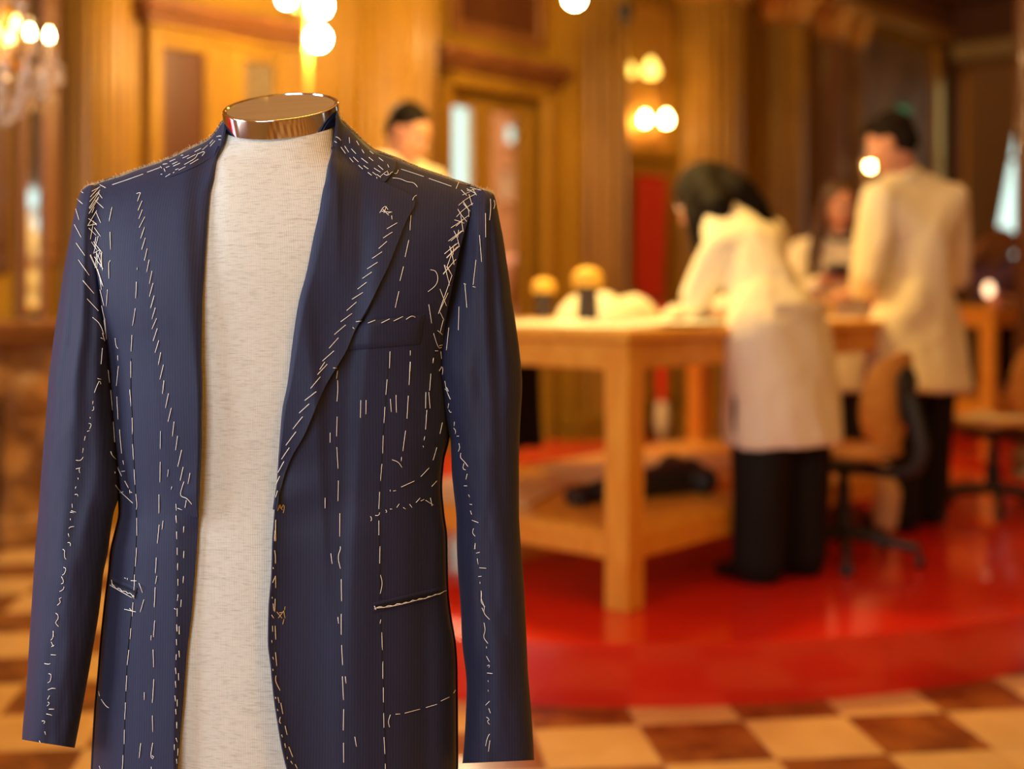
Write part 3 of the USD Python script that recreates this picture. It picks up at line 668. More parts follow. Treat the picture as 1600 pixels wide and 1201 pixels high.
obj('wrapping', m, mat('tan_paper', (0.62, 0.42, 0.26), 0.8), pb, smooth=60)

# ------------------------------------------------------------------ lamps
# lamp stand with three globes, in front of wall A
LS = W(481, 0, 6.3)
st = thing('lamp_stand', 'tall lamp stand with three glowing globes behind the dress form', 'lamp', loc=(LS[0], LS[1], PLAT))
obj('stand_base', lathe([(0, 0), (.2, 0), (.2, .02), (.05, .045), (.02, .08), (0, .08)], 32), M_GILT, st)
obj('pole', lathe([(0, .08), (.014, .08), (.014, 2.64), (.02, 2.66), (0, 2.67)], 14), M_GILT, st)
for px, py, Y, r, mt in ((497, 60, 6.24, .052, M_BULB), (499, 9, 6.3, .052, M_BULB), (448, -1, 6.34, .036, M_BULBW)):
    g = W(px, py, Y) - [LS[0], LS[1], PLAT]
    arm = obj('lamp_arm', tube([(0, 0, g[2] - .04), g * [.5, .5, 1] - [0, 0, .06], g - [0, 0, r * .8]], .007, 8), M_GILT, st)
    obj('globe', trimesh.creation.icosphere(3, r).apply_translation(g), mt, st)
# pendant globe in front of the pilaster
g = W(898, -2, 7.4)
pd = thing('pendant_lamp', 'glowing globe pendant at the top edge in front of the pilaster', 'lamp', loc=(g[0], g[1], g[2]))
obj('globe', trimesh.creation.icosphere(3, .048), M_BULB, pd)
obj('cord', tube([(0, 0, .05), (0, 0, CEIL - g[2])], .004, 6), M_BLACKP, pd)
obj('cap', lathe([(0, .04), (.02, .04), (.024, .06), (.008, .075), (0, .075)], 12), M_GILT, pd)
# two-branch sconce in the niche, and one behind the man
def sconce(label, px0, py, bulbs, dims):
    t = tpx(px0); z = zpx(py, A(t, .15)[1])
    s = thing('wall_sconce', label, 'lamp', loc=A(t, 0, z))
    o = A(t, 0, z)
    bp = lathe([(0, 0), (.07, 0), (.06, .02), (.03, .03), (0, .04)], 20)
    bp.apply_transform(trimesh.geometry.align_vectors([0, 0, 1], [NA[0], NA[1], 0])); bp.apply_translation((0, 0, -.1))
    obj('back_plate', bp, M_GILT, s)
    for (px, py2, r) in bulbs + dims:
        t2 = tpx(px, .17); c = A(t2, .17, 0); c[2] = zpx(py2, c[1]); c = c - o
        n0 = np.array([NA[0], NA[1], 0]) * .03 + (0, 0, -.1)
        ar = obj('arm', tube([n0, n0 * [3, 3, 1] + [0, 0, -.03], c * [.9, .9, 1] - [0, 0, .12], c - [0, 0, .05]], .008, 8), M_GILT, s)
        obj('candle_cup', lathe([(0, -.07), (.01, -.07), (.024, -.05), (.026, -.042), (0, -.042)], 12, c), M_GILT, ar)
        obj('bulb', lathe([(0, -.042), (r * .7, -.03), (r, 0), (r * .7, r * .9), (r * .2, r * 1.6), (0, r * 1.7)], 14, c), M_SCONCE if (px, py2, r) in bulbs else M_DIM, s)
sconce('gilt wall sconce with two bright bulbs above the red banner', 1018, 190, [(1008, 187, .034), (1041, 188, .040)], [(1017, 114, .07), (985, 112, .04)])
sconce('gilt wall sconce glowing beside the face of the man in white', 1358, 262, [(1360, 259, .034)], [])
g = W(977, 18, 8.8)
sp = thing('spot_fixture', 'small dark spotlight on the wall above the sconce', 'lamp', loc=(g[0], g[1], g[2]))
obj('housing', lathe([(0, -.06), (.045, -.06), (.05, -.05), (.05, .04), (.03, .06), (0, .06)], 16), M_BLACKM, sp)
pt = A(tpx(977), 0, g[2]) - g
obj('bracket', tube([(0, 0, 0), (pt[0] * .5, pt[1] * .5, .03), (pt[0], pt[1], 0)], .012, 8), M_BLACKM, sp)
# fittings of the unseen table and hall lamps, above the frame
wl = thing('unseen_work_lamp', 'unseen pendant lamp above the frame, placed to light the pine table', 'lamp', loc=TABLE_LAMP)
obj('shade', lathe([(.1, .13), (.17, .1), (.26, -.02), (.262, -.02), (.175, .108), (.1, .14)], 32), M_BLACKM, wl)
obj('cord', tube([(0, 0, .14), (0, 0, CEIL - TABLE_LAMP[2])], .005, 6), M_BLACKP, wl)
for i, (t, w, z, e) in enumerate(LAMPS):
    c = A(t, w, z)
    hc = thing('unseen_hall_lamp', ('middle', 'left', 'far right', 'rear right', 'front right')[i] + ' unseen lamp ring above the frame, placed to light the hall', 'chandelier', 'unseen lamps above the frame', loc=c)
    rg = trimesh.creation.torus(.5, .02, 40, 8); obj('ring', rg, M_GILT, hc)
    obj('chain', tube([(0, 0, .45), (0, 0, CEIL - z)], .01, 6), M_GILT, hc)
    for k in range(4):
        b = k * math.pi / 2; obj('spoke', tube([(.5 * math.cos(b), .5 * math.sin(b), 0), (0, 0, .46)], .008, 6), M_GILT, hc)

# crystal chandelier at the left edge
CC = W(4, 60, 4.6)
ch = thing('crystal_chandelier', 'crystal chandelier with lit candle bulbs at the top left edge', 'chandelier', loc=CC)
obj('stem', lathe([(0, -.14), (.012, -.14), (.03, -.1), (.012, -.06), (.014, .05), (.034, .09), (.014, .14), (.01, .6), (0, .6)], 16), M_GILT, ch)
obj('chain', tube([(0, 0, .6), (0, 0, CEIL - CC[2])], .008, 6), M_GILT, ch)
def candle(p, hh=.055, bulb=M_CANDLE):
    p = np.asarray(p)
    ar = obj('arm', tube([(0, 0, -.06), p * [.5, .5, 0] + [0, 0, -.11], p * [.9, .9, 0] + [0, 0, p[2] - hh - .05], p - [0, 0, hh + .012]], .006, 8), M_GILT, ch)
    obj('drip_pan', lathe([(0, -hh - .012), (.012, -hh - .012), (.03, -hh), (.03, -hh + .003), (0, -hh + .004)], 16, p), M_CRYSTAL, ar)
    obj('candle_tube', lathe([(0, -hh), (.009, -hh), (.009, -.012), (0, -.012)], 12, p), mat('candle_card', (0.8, 0.55, 0.2), 0.6), ar)
    obj('candle_bulb', lathe([(0, -.014), (.009, -.012), (.0135, .004), (.010, .02), (.003, .034), (0, .036)], 12, p), bulb, ch)
for (px, py, dy) in ((47, 54, .03), (77, 59, .12), (25, 40, -.1), (16, 62, -.12), (-8, 52, -.16), (-40, 58, -.1), (-68, 58, .02), (-40, 66, .13), (8, 66, .2)):
    q = W(px, py, 4.6 + dy) - CC
    candle(q, .06 if px == 77 else .045, M_CANDLE if px in (47, 77, -40, -68) else mat('soft_candle_bulb', (1, .9, .7), .4, emit=((1.0, .6, .16), 11.0)))
ic = trimesh.creation.icosphere(0, 1)
def drops(name, spec):
    ms = []
    for (r, z, k, s, ph) in spec:
        for i in range(k):
            b = 2 * math.pi * (i + ph) / k
            d = ic.copy(); d.vertices = d.vertices * [s * .6, s * .6, s] + [r * math.cos(b), r * math.sin(b), z]
            ms.append(d)
    obj(name, ms, M_CRYSTAL, ch, smooth=False, kind='stuff')
drops('crystal_drops', [(.20, -.10, 16, .016, 0), (.20, -.135, 16, .022, 0), (.15, -.12, 14, .016, .5), (.15, -.155, 14, .02, .5), (.15, -.20, 14, .016, .5), (.105, -.19, 10, .018, 0), (.105, -.235, 10, .022, 0), (.06, -.22, 8, .018, .3), (.06, -.265, 8, .02, .3), (.03, -.29, 4, .02, 0), (.10, .06, 10, .016, 0), (.07, .12, 8, .018, .5), (.16, -.02, 12, .014, .2), (.05, .2, 6, .018, 0), (.18, -.06, 14, .014, .6)])
for i in range(8):
    b = 2 * math.pi * (i + .25) / 8
    obj('crystal_pendant', lathe([(0, -.045), (.012, -.02), (.014, -.005), (.004, .012), (0, .014)], 8, (.165 * math.cos(b), .165 * math.sin(b), -.19 - .03 * (i % 2))), M_CRYSTAL, ch, smooth=False)
obj('bowl', lathe([(0, -.32), (.02, -.315), (.03, -.3), (.02, -.285), (.0, -.28)], 16), M_CRYSTAL, ch)

# ------------------------------------------------------------------ things on the walls
tb0, tb1 = tpx(984.5), tpx(1030)
zb1, zb0 = zpx(270, A(tb0, .06)[1]), zpx(468, A(tb0, .06)[1])
bn = thing('red_banner', 'narrow red banner hanging in the niche under the wall sconce', 'banner')
u, v = np.meshgrid(np.linspace(tb0, tb1, 16), np.linspace(0, 1, 20))
P = np.stack([u, .055 + .006 * np.sin(u * 30 + v * 4), zb1 + (zb0 - zb1) * v], -1)
obj('cloth', inA(grid_solid(P, .003)), mat('red_banner_cloth', (0.66, 0.045, 0.014), 0.7), bn, smooth=60)
obj('rod', inA(tube([(tb0 - .03, .06, zb1 + .005), (tb1 + .03, .06, zb1 + .005)], .012, 8)), M_GILT, bn)
t = tpx(1405); z = zpx(175, A(t, 0)[1])
ex = thing('exit_sign', 'tiny green exit sign on the marble panel above the man', 'sign', loc=A(t, .05, z), rz=AZ)
obj('box', cbox(-.09, .09, -.03, .03, -.05, .05, .006), mat('green_sign', (0.05, 0.35, 0.16), 0.4, emit=((0.05, 0.55, 0.24), 0.16)), ex, smooth=False)
# curtain and pelmet of the far window
cu = thing('curtain', 'brown curtain gathered to the left of the far right window', 'curtain')
k_, n_ = 30, 70
v = np.linspace(0, 1, k_)[:, None]; u = np.linspace(0, 1, n_)[None, :]
ztop, zbot = 3.55, .25
wl0 = wB(1511, T_END - .14)
right = np.interp(ztop + (zbot - ztop) * v, [.25, 1.2, 1.75, 2.75, 3.25, 3.55], [wB(1550, T_END - .14), wB(1548, T_END - .14), wB(1556, T_END - .14), wB(1584, T_END - .14), wB(1598, T_END - .14), wB(1603, T_END - .14)])
ww = wl0 + (right - wl0) * u
P = np.stack([T_END - .13 + .035 * np.sin(u * 44 + v * 0) * np.ones_like(v), ww, (ztop + (zbot - ztop) * v) * np.ones_like(u)], -1)
obj('cloth', inA(grid_solid(P[:, ::-1], .004)), mat('curtain_cloth', (0.34, 0.18, 0.055), 0.75, sheen=.3), cu, smooth=60)
obj('curtain_rail', inA(tube([(T_END - .13, wl0 - .04, 3.58), (T_END - .13, wB(1600, T_END) + .9, 3.58)], .018, 8)), M_BROWN, cu)
pv = thing('pelmet', 'olive pelmet board above the far right curtain', 'pelmet')
zz = zpx(78, A(T_END, .5)[1])
obj('board', abox(T_END - .2, T_END - .012, wB(1500, T_END) - .02, 2.0, zz - .1, zz + .08, .02), mat('olive_pelmet', (0.36, 0.26, 0.10), 0.6), pv, smooth=False)
# free-standing column cut by the right edge
q = W(1620, 0, 7.0)
co = thing('side_column', 'dark brown column cut off by the right edge of the picture', 'column', loc=(q[0], q[1], 0))
obj('shaft', lathe([(0, .3), (.115, .3), (.105, 3.5), (0, 3.5)], 40), M_DARKWOOD, co)
obj('base', lathe([(0, 0), (.16, 0), (.16, .14), (.13, .2), (.14, .25), (.115, .3), (0, .3)], 40), M_DARKWOOD, co)
obj('capital', lathe([(0, 3.5), (.12, 3.5), (.13, 3.56), (.12, 3.62), (.2, 3.86), (.2, 4.0), (0, 4.0)], 40), M_GILT, co)
# unseen red cabinet left of the frame, placed for its reflection in the neck ring
rc = thing('unseen_red_cabinet', 'unseen red cabinet out of the frame, placed for its reflection in the steel neck ring', 'cabinet', loc=(-2.05, 2.35, 0), rz=12)
obj('body', cbox(-.26, .26, -.3, .3, .06, 1.5, .008), M_RED, rc, smooth=False)
obj('plinth', cbox(-.22, .22, -.26, .26, 0, .06, .004), M_BLACKM, rc, smooth=False)
for s in (-1, 1):
    dr = obj('door', cbox(.26, .278, min(s * .295, s * .003), max(s * .295, s * .003), .09, 1.46, .004), M_RED, rc, smooth=False)
    obj('handle', tube([(.278, s * .03, .74), (.30, s * .03, .75), (.30, s * .03, .88), (.278, s * .03, .89)], .006, 8), M_CHROME, dr)
# things on the far table
q = W(1545, 0, 8.65)[:2]
gl = thing('table_lamp', 'little glowing globe lamp on the far right table', 'lamp', loc=(q[0], q[1], PLAT + .87))
obj('globe', trimesh.creation.icosphere(2, .032).apply_scale((1, 1, 1.5)).apply_translation((0, 0, .12)), mat('peach_globe', (1, .8, .6), .4, emit=((1.0, .62, .36), 3.0)), gl)
obj('foot', lathe([(0, 0), (.05, 0), (.05, .012), (.015, .02), (.012, .06), (0, .06)], 16), M_GILT, gl)
q = TC2 + DA * .35 + UL * .13
pk = thing('pink_spool', 'pink thread spool beside the glowing lamp on the far table', 'thread', loc=(q[0], q[1], PLAT + .87))
obj('thread', lathe([(0, 0), (.05, 0), (.05, .01), (.035, .015), (.035, .08), (.05, .085), (.05, .095), (0, .095)], 18), mat('pink_thread', (0.75, 0.3, 0.26), 0.6), pk)
# ------------------------------------------------------------------ people
def unit(v): v = np.asarray(v, float); return v / np.linalg.norm(v)
def frame(f, u):
    f = unit(f); r = unit(np.cross(f, u)); u = np.cross(r, f)
    return np.column_stack([r, f, u])
def head_parts(c, R):
    g = lambda x, y, z: c + R @ np.array([x, y, z])
    s = lambda x, y, z, r: (g(x, y, z), r)
    P = [ell(g(0, -.012, .03), .074, .094, .086, R), bone(s(-.036, .034, -.02, .036), s(.036, .034, -.02, .036), s(0, .058, -.084, .024), s(-.034, .0, -.055, .03), s(.034, .0, -.055, .03)),
         ell(g(0, .028, -.012), .060, .062, .088, R), bone(s(-.032, .066, .032, .016), s(.032, .066, .032, .016)), bone(s(0, .082, .014, .008), s(0, .100, -.024, .010)), bone(s(-.010, .092, -.028, .007), s(.010, .092, -.028, .007)), bone(s(-.04, .05, -.03, .022), s(-.02, .062, -.04, .02)), bone(s(.04, .05, -.03, .022), s(.02, .062, -.04, .02)),
         ell(g(0, .083, -.055), .022, .011, .009, R, 12)]
    for k in (-1, 1):
        P.append(ell(g(.077 * k, -.012, -.004), .010, .02, .031, R, 12))
    return P
def hand_parts(w, d, nrm, thumb, curl=.35, s=1.0):
    """palm from the wrist w along d, palm facing nrm, the thumb on the side thumb; five separate fingers"""
    d = unit(d); nrm = unit(np.asarray(nrm) - d * (np.asarray(nrm) @ d)); l = np.cross(d, nrm); l = l * np.sign(l @ thumb)
    p = lambda a, b, c=0.0: w + s * (d * a + l * b + nrm * c)
    P = [bone((p(.0, .018), .02 * s), (p(.0, -.018), .018 * s), (p(.085, .034), .013 * s), (p(.08, -.034), .012 * s), n=10)]
    for b, L, r in ((.034, .072, .0088), (.0115, .08, .009), (-.0115, .074, .0086), (-.033, .058, .0078)):
        q, a, pts = p(.085, b), 0.12, []
        for seg in (.46, .31, .23):
            pts.append(q); q = q + s * L * seg * (d * math.cos(a) + nrm * math.sin(a)); a += curl * 1.6
        pts.append(q)
        P += chain(pts, [r * s, r * s * .96, r * s * .9, r * s * .78], 8)
    t0, t1, t2, t3 = p(.02, .024, .006), p(.045, .055, .014), p(.072, .066, .024), p(.092, .064, .034)
    P += chain([t0, t1, t2, t3], [.014 * s, .011 * s, .010 * s, .0085 * s], 8)
    return P
def eyes(parent, c, R):
    for k in (-1, 1):
        e = c + R @ np.array([.031 * k, .0755, .010])
        ey = obj('eye', trimesh.creation.icosphere(2, .0105).apply_translation(e), M_EYE, parent)
        obj('iris', trimesh.creation.icosphere(1, .0055).apply_translation(e + R[:, 1] * .0062), M_IRIS, ey)
        obj('eyebrow', to_tm(bone((c + R @ np.array([.018 * k, .088, .036]), .004), (c + R @ np.array([.046 * k, .078, .036]), .0035), n=8)), M_HAIRD, parent)
    obj('mouth', to_tm(ell(c + R @ np.array([0, .086, -.055]), .021, .0105, .006, R, 12)), M_LIP, parent)

def person(label, J, female, hair, coat=True, coat_mat=M_COAT, hem=None, hair_mat=M_HAIRD, shoe=M_SHOE, collar=M_COAT, trouser_w=1.0, group=None, belt=None, coat_name='lab_coat', trouser_mat=M_TROUSER):
    """J: world points of the joints. The body is one surface; coat, trousers, shoes, hair, eyes are its clothes and features"""
    G = lambda k: np.asarray(J[k], float)
    base = (G('ankL') + G('ankR')) / 2
    p = thing('person', label, 'person', group)
    R = frame(J['face'], J['up']); hc = G('head')
    sw = .9 if female else 1.0
    pel, che, nek = G('pelvis'), G('chest'), G('neck')
    B = head_parts(hc, R) + [bone((nek, .054), (hc + R @ np.array([0, -.025, -.05]), .050)), bone((nek, .055), (che, .096 * sw)),
        bone((G('shL'), .048 * sw), (G('shR'), .048 * sw), (che, .09 * sw), (nek, .048)), bone((che, .098 * sw), (pel, .10)), bone((G('hipL'), .095), (G('hipR'), .095), (pel, .10))]
    for s in 'LR':
        B += [bone((G('sh' + s), .05 * sw), (G('el' + s), .04 * sw)), bone((G('el' + s), .039 * sw), (G('wr' + s), .027 * sw)), bone((G('hip' + s), .085), (G('knee' + s), .056)), bone((G('knee' + s), .055), (G('ank' + s), .038))]
        f = unit(J['toe']); a = G('ank' + s)
        B += [bone((a - [0, 0, .045], .03), (a + f * .1 - [0, 0, .062], .022))]
        B += hand_parts(G('wr' + s), J['hand' + s], J['palm' + s], J['thumb' + s], J.get('curl', .4), .95 if female else 1.05)
    obj('body', fuse(B, .012, 6), M_SKIN, p, smooth=60)
    eyes(p, hc, R)
    # hair: a list of shapes in the head's frame
    hs = []
    for h in hair:
        if h[0] == 'cap':
            hs.append(ell(hc + R @ np.array(h[1]), *h[2], R))
        else:
            hs += chain([(hc + R @ np.array(q) if h[0] == 'lock' else np.array(q)) for q in h[1]], h[2], 12)
    hm = fuse(hs, .014, 4)
    hm.vertices += hm.vertex_normals * ((meshkit.noise(hm.vertices * [90, 90, 14], 5) - .5) * .006)[:, None]
    obj('hair', hm, hair_mat, p, smooth=60)
    # trousers and shoes
    Tm = [bone((G('hipL'), .112), (G('hipR'), .112), (pel + [0, 0, .02], .115))]
    for s in 'LR':
        Tm += [bone((G('hip' + s), .112), (G('knee' + s), .088 * trouser_w)), bone((G('knee' + s), .088 * trouser_w), (G('ank' + s) - [0, 0, .015], .075 * trouser_w))]
        f = unit(J['toe']); a = G('ank' + s); sole = a[2] - .09
        sh = fuse([bone((a - f * .035 - [0, 0, .05], .036), (a + f * .06 - [0, 0, .058], .038), (a + f * .15 - [0, 0, .066], .026), n=14), bone((a - f * .03 - [0, 0, .02], .038), (a - [0, 0, .03], .038), n=14)], .014, 4)
        sh.vertices[:, 2] = np.maximum(sh.vertices[:, 2], sole)
        obj('shoe', sh, shoe, p, smooth=50)
    tm = fuse(Tm, .02, 8)
    v = tm.vertices; v += tm.vertex_normals * ((meshkit.noise(v * [16, 16, 4], 8) - .5) * .016)[:, None]
    obj('trousers', tm, trouser_mat, p, smooth=60)
    if coat:
        Cm = [bone((G('shL'), .07 * sw), (G('shR'), .07 * sw), (nek - [0, 0, .01], .072), n=18), bone((G('shL'), .072 * sw), (G('shR'), .072 * sw), (che, .142 * sw), n=18), bone((che, .145 * sw), (pel + (che - pel) * .35, .135 * sw), n=18), bone((nek - [0, 0, .015], .078), (che, .14 * sw), n=18)]
        if hem is not None:
            top = [(pel + (che - pel) * .4, .135 * sw)] + [(pel, .135)] + [(G('hip' + s), .124) for s in 'LR']
            ring = np.asarray(hem, float)
            Cm += [bone(top[0], top[1], top[2], top[3], n=18), Manifold.batch_hull([sph(q, r, 14) for q, r in top[1:]] + [sph(q, .012, 8) for q in ring])]
        for s in 'LR':
            w = G('wr' + s); e = G('el' + s)
            Cm += [bone((G('sh' + s), .078 * sw), (e, .066 * sw)), bone((e, .066 * sw), (w - unit(w - e) * .03, .046 * sw))]
        cm = fuse(Cm, .018, 10)
        v = cm.vertices; v += cm.vertex_normals * ((meshkit.fbm(v * [11, 11, 5], 3, 4) - .40) * .030)[:, None]
        ct = obj(coat_name, cm, coat_mat, p, smooth=60)
        th = np.linspace(0, 2 * np.pi, 25)
        ax = unit(hc - nek); q = unit(np.cross(ax, [0.3, 1, 0])); q2 = np.cross(ax, q)
        obj('collar', tube([nek + ax * .035 + (q * math.cos(a) + q2 * math.sin(a)) * .064 for a in th], .017, 8, False), collar, ct, smooth=60)
        if belt is not None:
            f0 = -np.asarray(J['toe'], float)[:2]; a0 = math.atan2(f0[1], f0[0]); v = cm.vertices; pts = []
            for a in np.linspace(-1.15, 1.15, 19):
                zz = pel[2] + .07; d = np.array([math.cos(a0 + a), math.sin(a0 + a)])
                q = v[np.abs(v[:, 2] - zz) < .03]; r = q[:, :2] - pel[:2]; s_ = r @ d; off = np.abs(r[:, 0] * d[1] - r[:, 1] * d[0])
                k = s_[(off < .03) & (s_ > 0)]
                if len(k): pts.append([*(pel[:2] + d * (k.max() + .002)), zz])
            pts = np.array(pts); e = np.array([0, 0, .022]); n_ = np.r_[pts[:, :2] - pel[:2]]; n_ = np.column_stack([n_ / np.linalg.norm(n_, axis=1, keepdims=True), np.zeros(len(pts))])
            obj('back_belt', grid_solid(np.stack([pts + e + n_ * .004, pts + n_ * .006, pts - e + n_ * .004]), .006), coat_mat, ct, smooth=60)
        for s in 'LR':
            w, e = G('wr' + s), G('el' + s); dd = unit(w - e)
            obj('cuff', tube([w - dd * .055, w - dd * .04, w - dd * .018], [.050 * sw, .052 * sw, .049 * sw], 14), coat_mat, ct, smooth=50)
    return p
def hemring(c, rx, ry, ang, z, n=14, tilt=0.0):
    out = []
    for a in np.linspace(0, 2 * np.pi, n, endpoint=False):
        x, y = rx * math.cos(a), ry * math.sin(a)
        out.append((c[0] + x * math.cos(ang) - y * math.sin(ang), c[1] + x * math.sin(ang) + y * math.cos(ang), z + tilt * x))
    return out
TOW = np.array([UL[0], UL[1], 0.0])       # towards the main table from its right-hand long side

# the woman bending over the table
def at(p, z): p = np.array(p); p[2] = z; return p
J = dict(pelvis=W(1218, 515, 4.42), chest=W(1172, 400, 4.60), neck=W(1130, 338, 4.70), head=W(1094, 314, 4.80), face=(-.66, .55, -.5), up=(-.3, .4, .85),
         shL=W(1128, 388, 4.56), shR=W(1200, 372, 4.82), elL=W(1092, 460, 4.62), wrL=at(W(1086, 505, 4.76), TZ + .045), elR=W(1165, 470, 4.98), wrR=at(W(1118, 500, 5.05), TZ + .05),
         hipL=W(1190, 525, 4.36), hipR=W(1244, 525, 4.48), kneeL=W(1190, 715, 4.36), kneeR=W(1250, 715, 4.47), ankL=at(W(1186, 0, 4.36), PLAT + .09), ankR=at(W(1250, 0, 4.48), PLAT + .09),
         toe=TOW, handL=(-.55, .75, -.25), handR=(-.8, .5, -.2), palmL=(0, 0, -1), palmR=(0, 0, -1), thumbL=(.7, .5, 0), thumbR=(-.5, -.6, 0))
hair_w1 = [('cap', (0, -.03, .035), (.098, .116, .104)), ('lock', [(.02, -.08, .04), (.03, -.13, -.05), (.07, -.15, -.12), (.13, -.15, -.17)], [.075, .08, .06, .03]), ('lock', [(-.05, -.07, .0), (-.08, -.1, -.1), (-.09, -.1, -.2)], [.06, .055, .02]),
           ('lock', [(-.07, -.02, .03), (-.085, .0, -.1), (-.08, .03, -.22), (-.07, .05, -.32)], [.042, .046, .04, .012]),
           ('lock', [(.07, -.02, .03), (.085, .0, -.1), (.08, .03, -.2), (.07, .05, -.29)], [.042, .045, .036, .012]), ('lock', [(-.04, -.08, .03), (-.06, -.1, -.08), (-.06, -.08, -.2)], [.055, .055, .025])]
person('woman in a white lab coat bending over the pine table', J, True, hair_w1, hem=hemring(W(1222, 0, 4.43), .205, .185, .75, .665, tilt=.05),
       trouser_w=1.22, belt=True)

# the man in white on the right
J = dict(pelvis=W(1432, 500, 5.32), chest=W(1430, 372, 5.36), neck=W(1412, 284, 5.38), head=W(1389, 226, 5.34), face=(-.83, .38, -.40), up=(-.3, .15, .94),
         shL=W(1374, 312, 5.27), shR=W(1484, 312, 5.44), elL=W(1358, 428, 5.24), wrL=at(W(1345, 0, 5.52), 1.17), elR=W(1492, 428, 5.58), wrR=at(W(1400, 0, 5.86), 1.16),
         hipL=W(1404, 510, 5.26), hipR=W(1456, 510, 5.38), kneeL=W(1408, 665, 5.25), kneeR=W(1456, 665, 5.38), ankL=at(W(1410, 0, 5.26), PLAT + .09), ankR=at(W(1455, 0, 5.42), PLAT + .09),
         toe=TOW, handL=(-.8, .55, -.15), handR=(-.8, -.2, -.15), palmL=(.2, .2, -1), palmR=(.3, -.3, -.9), thumbL=(.5, .7, .3), thumbR=(-.3, -.7, .3))
hair_m = [('cap', (0, -.03, .05), (.083, .098, .086)), ('cap', (0, -.06, .0), (.074, .066, .075)), ('cap', (0, .02, .088), (.07, .07, .04))]
person('dark-haired man in a long white coat standing at the right of the table', J, False, hair_m, hem=hemring(W(1434, 0, 5.33), .225, .205, .75, .77, tilt=-.05))

# the woman facing us at the far end of the table
J = dict(pelvis=W(1314, 508, 6.98), chest=W(1312, 428, 6.88), neck=W(1312, 375, 6.82), head=W(1313, 321, 6.72), face=(.05, -.82, -.45), up=(0, -.45, .85),
         shL=W(1370, 393, 6.86), shR=W(1254, 393, 6.86), elL=W(1390, 465, 6.72), elR=W(1238, 468, 6.70), wrL=W(1340, 439, 6.52), wrR=W(1284, 441, 6.50),
         hipL=W(1338, 515, 6.98), hipR=W(1290, 515, 6.98), kneeL=W(1338, 613, 6.94), kneeR=W(1292, 613, 6.94), ankL=at(W(1340, 0, 6.98), PLAT + .09), ankR=at(W(1292, 0, 6.98), PLAT + .09),
         toe=(0, -1, 0), handL=(-.75, -.45, .25), handR=(.75, -.45, .25), palmL=(-.3, .2, .9), palmR=(.3, .2, .9), thumbL=(0, -.7, .6), thumbR=(0, -.7, .6))
hair_w2 = [('cap', (0, -.03, .042), (.086, .096, .086)), ('lock', [(.066, -.02, .05), (.09, -.0, -.06), (.11, .03, -.18), (.14, .10, -.33), (.15, .12, -.46)], [.036, .036, .04, .036, .012]),
           ('lock', [(-.066, -.02, .05), (-.088, -.0, -.06), (-.095, .0, -.18), (-.09, .02, -.3)], [.036, .036, .036, .014]), ('lock', [(0, -.09, .03), (0, -.11, -.1), (0, -.1, -.24)], [.07, .075, .05])]
person('woman with long brown hair facing us at the far end of the table', J, True, hair_w2, hem=hemring(W(1313, 0, 6.98), .19, .15, 0, .64), hair_mat=M_HAIRB, collar=M_BLACKP)
q = W(1313, 421, 6.42)
hp = thing('dark_pad', 'dark pad held by the woman facing us', 'dark_pad', loc=q, rz=8)  # dark item in her hands, given the shape of a soft pad
obj('pad', to_tm(Manifold.batch_hull([sph((-.06, 0, 0), .022, 14), sph((.06, 0, 0), .022, 14), sph((0, .02, .01), .026, 14)])), mat('dark_blue_pad', (0.02, 0.02, 0.035), 0.6), hp)
obj('strap', tube([(-.075, 0, 0), (0, .0, -.03), (.075, 0, 0)], .007, 8), M_BLACKP, hp)

# the man behind the jacket's shoulder
b4 = TC + UL * (TW + .30) + DA * .55
J = dict(pelvis=np.array([b4[0], b4[1], PLAT + .93]), chest=np.array([b4[0] + .06, b4[1] - .02, PLAT + 1.25]), neck=W(622, 262, 5.42), head=W(638, 211, 5.36), face=(.72, -.42, -.5), up=(.3, -.1, .9),
         shL=W(674, 290, 5.62), shR=W(598, 268, 5.30), elL=W(690, 380, 5.7), elR=W(590, 390, 5.15), wrL=at(W(715, 0, 5.35), TZ + .12), wrR=at(W(660, 0, 4.95), TZ + .06),
         hipL=np.array([b4[0] + .03, b4[1] + .085, PLAT + .9]), hipR=np.array([b4[0] - .03, b4[1] - .085, PLAT + .9]), kneeL=np.array([b4[0] + .03, b4[1] + .09, PLAT + .48]), kneeR=np.array([b4[0] - .03, b4[1] - .09, PLAT + .48]),
         ankL=np.array([b4[0] + .02, b4[1] + .1, PLAT + .09]), ankR=np.array([b4[0] - .03, b4[1] - .1, PLAT + .09]), toe=-TOW, handL=(.7, -.5, -.3), handR=(.8, -.4, -.3), palmL=(0, 0, -1), palmR=(0, 0, -1), thumbL=(-.4, -.8, 0), thumbR=(.4, .8, 0))
person('man with short dark hair and white coat behind the jacket shoulder', J, False, [('cap', (0, -.03, .052), (.081, .095, .084)), ('cap', (0, -.055, .01), (.072, .064, .07))], hem=hemring((b4[0], b4[1]), .2, .17, .6, PLAT + .56))

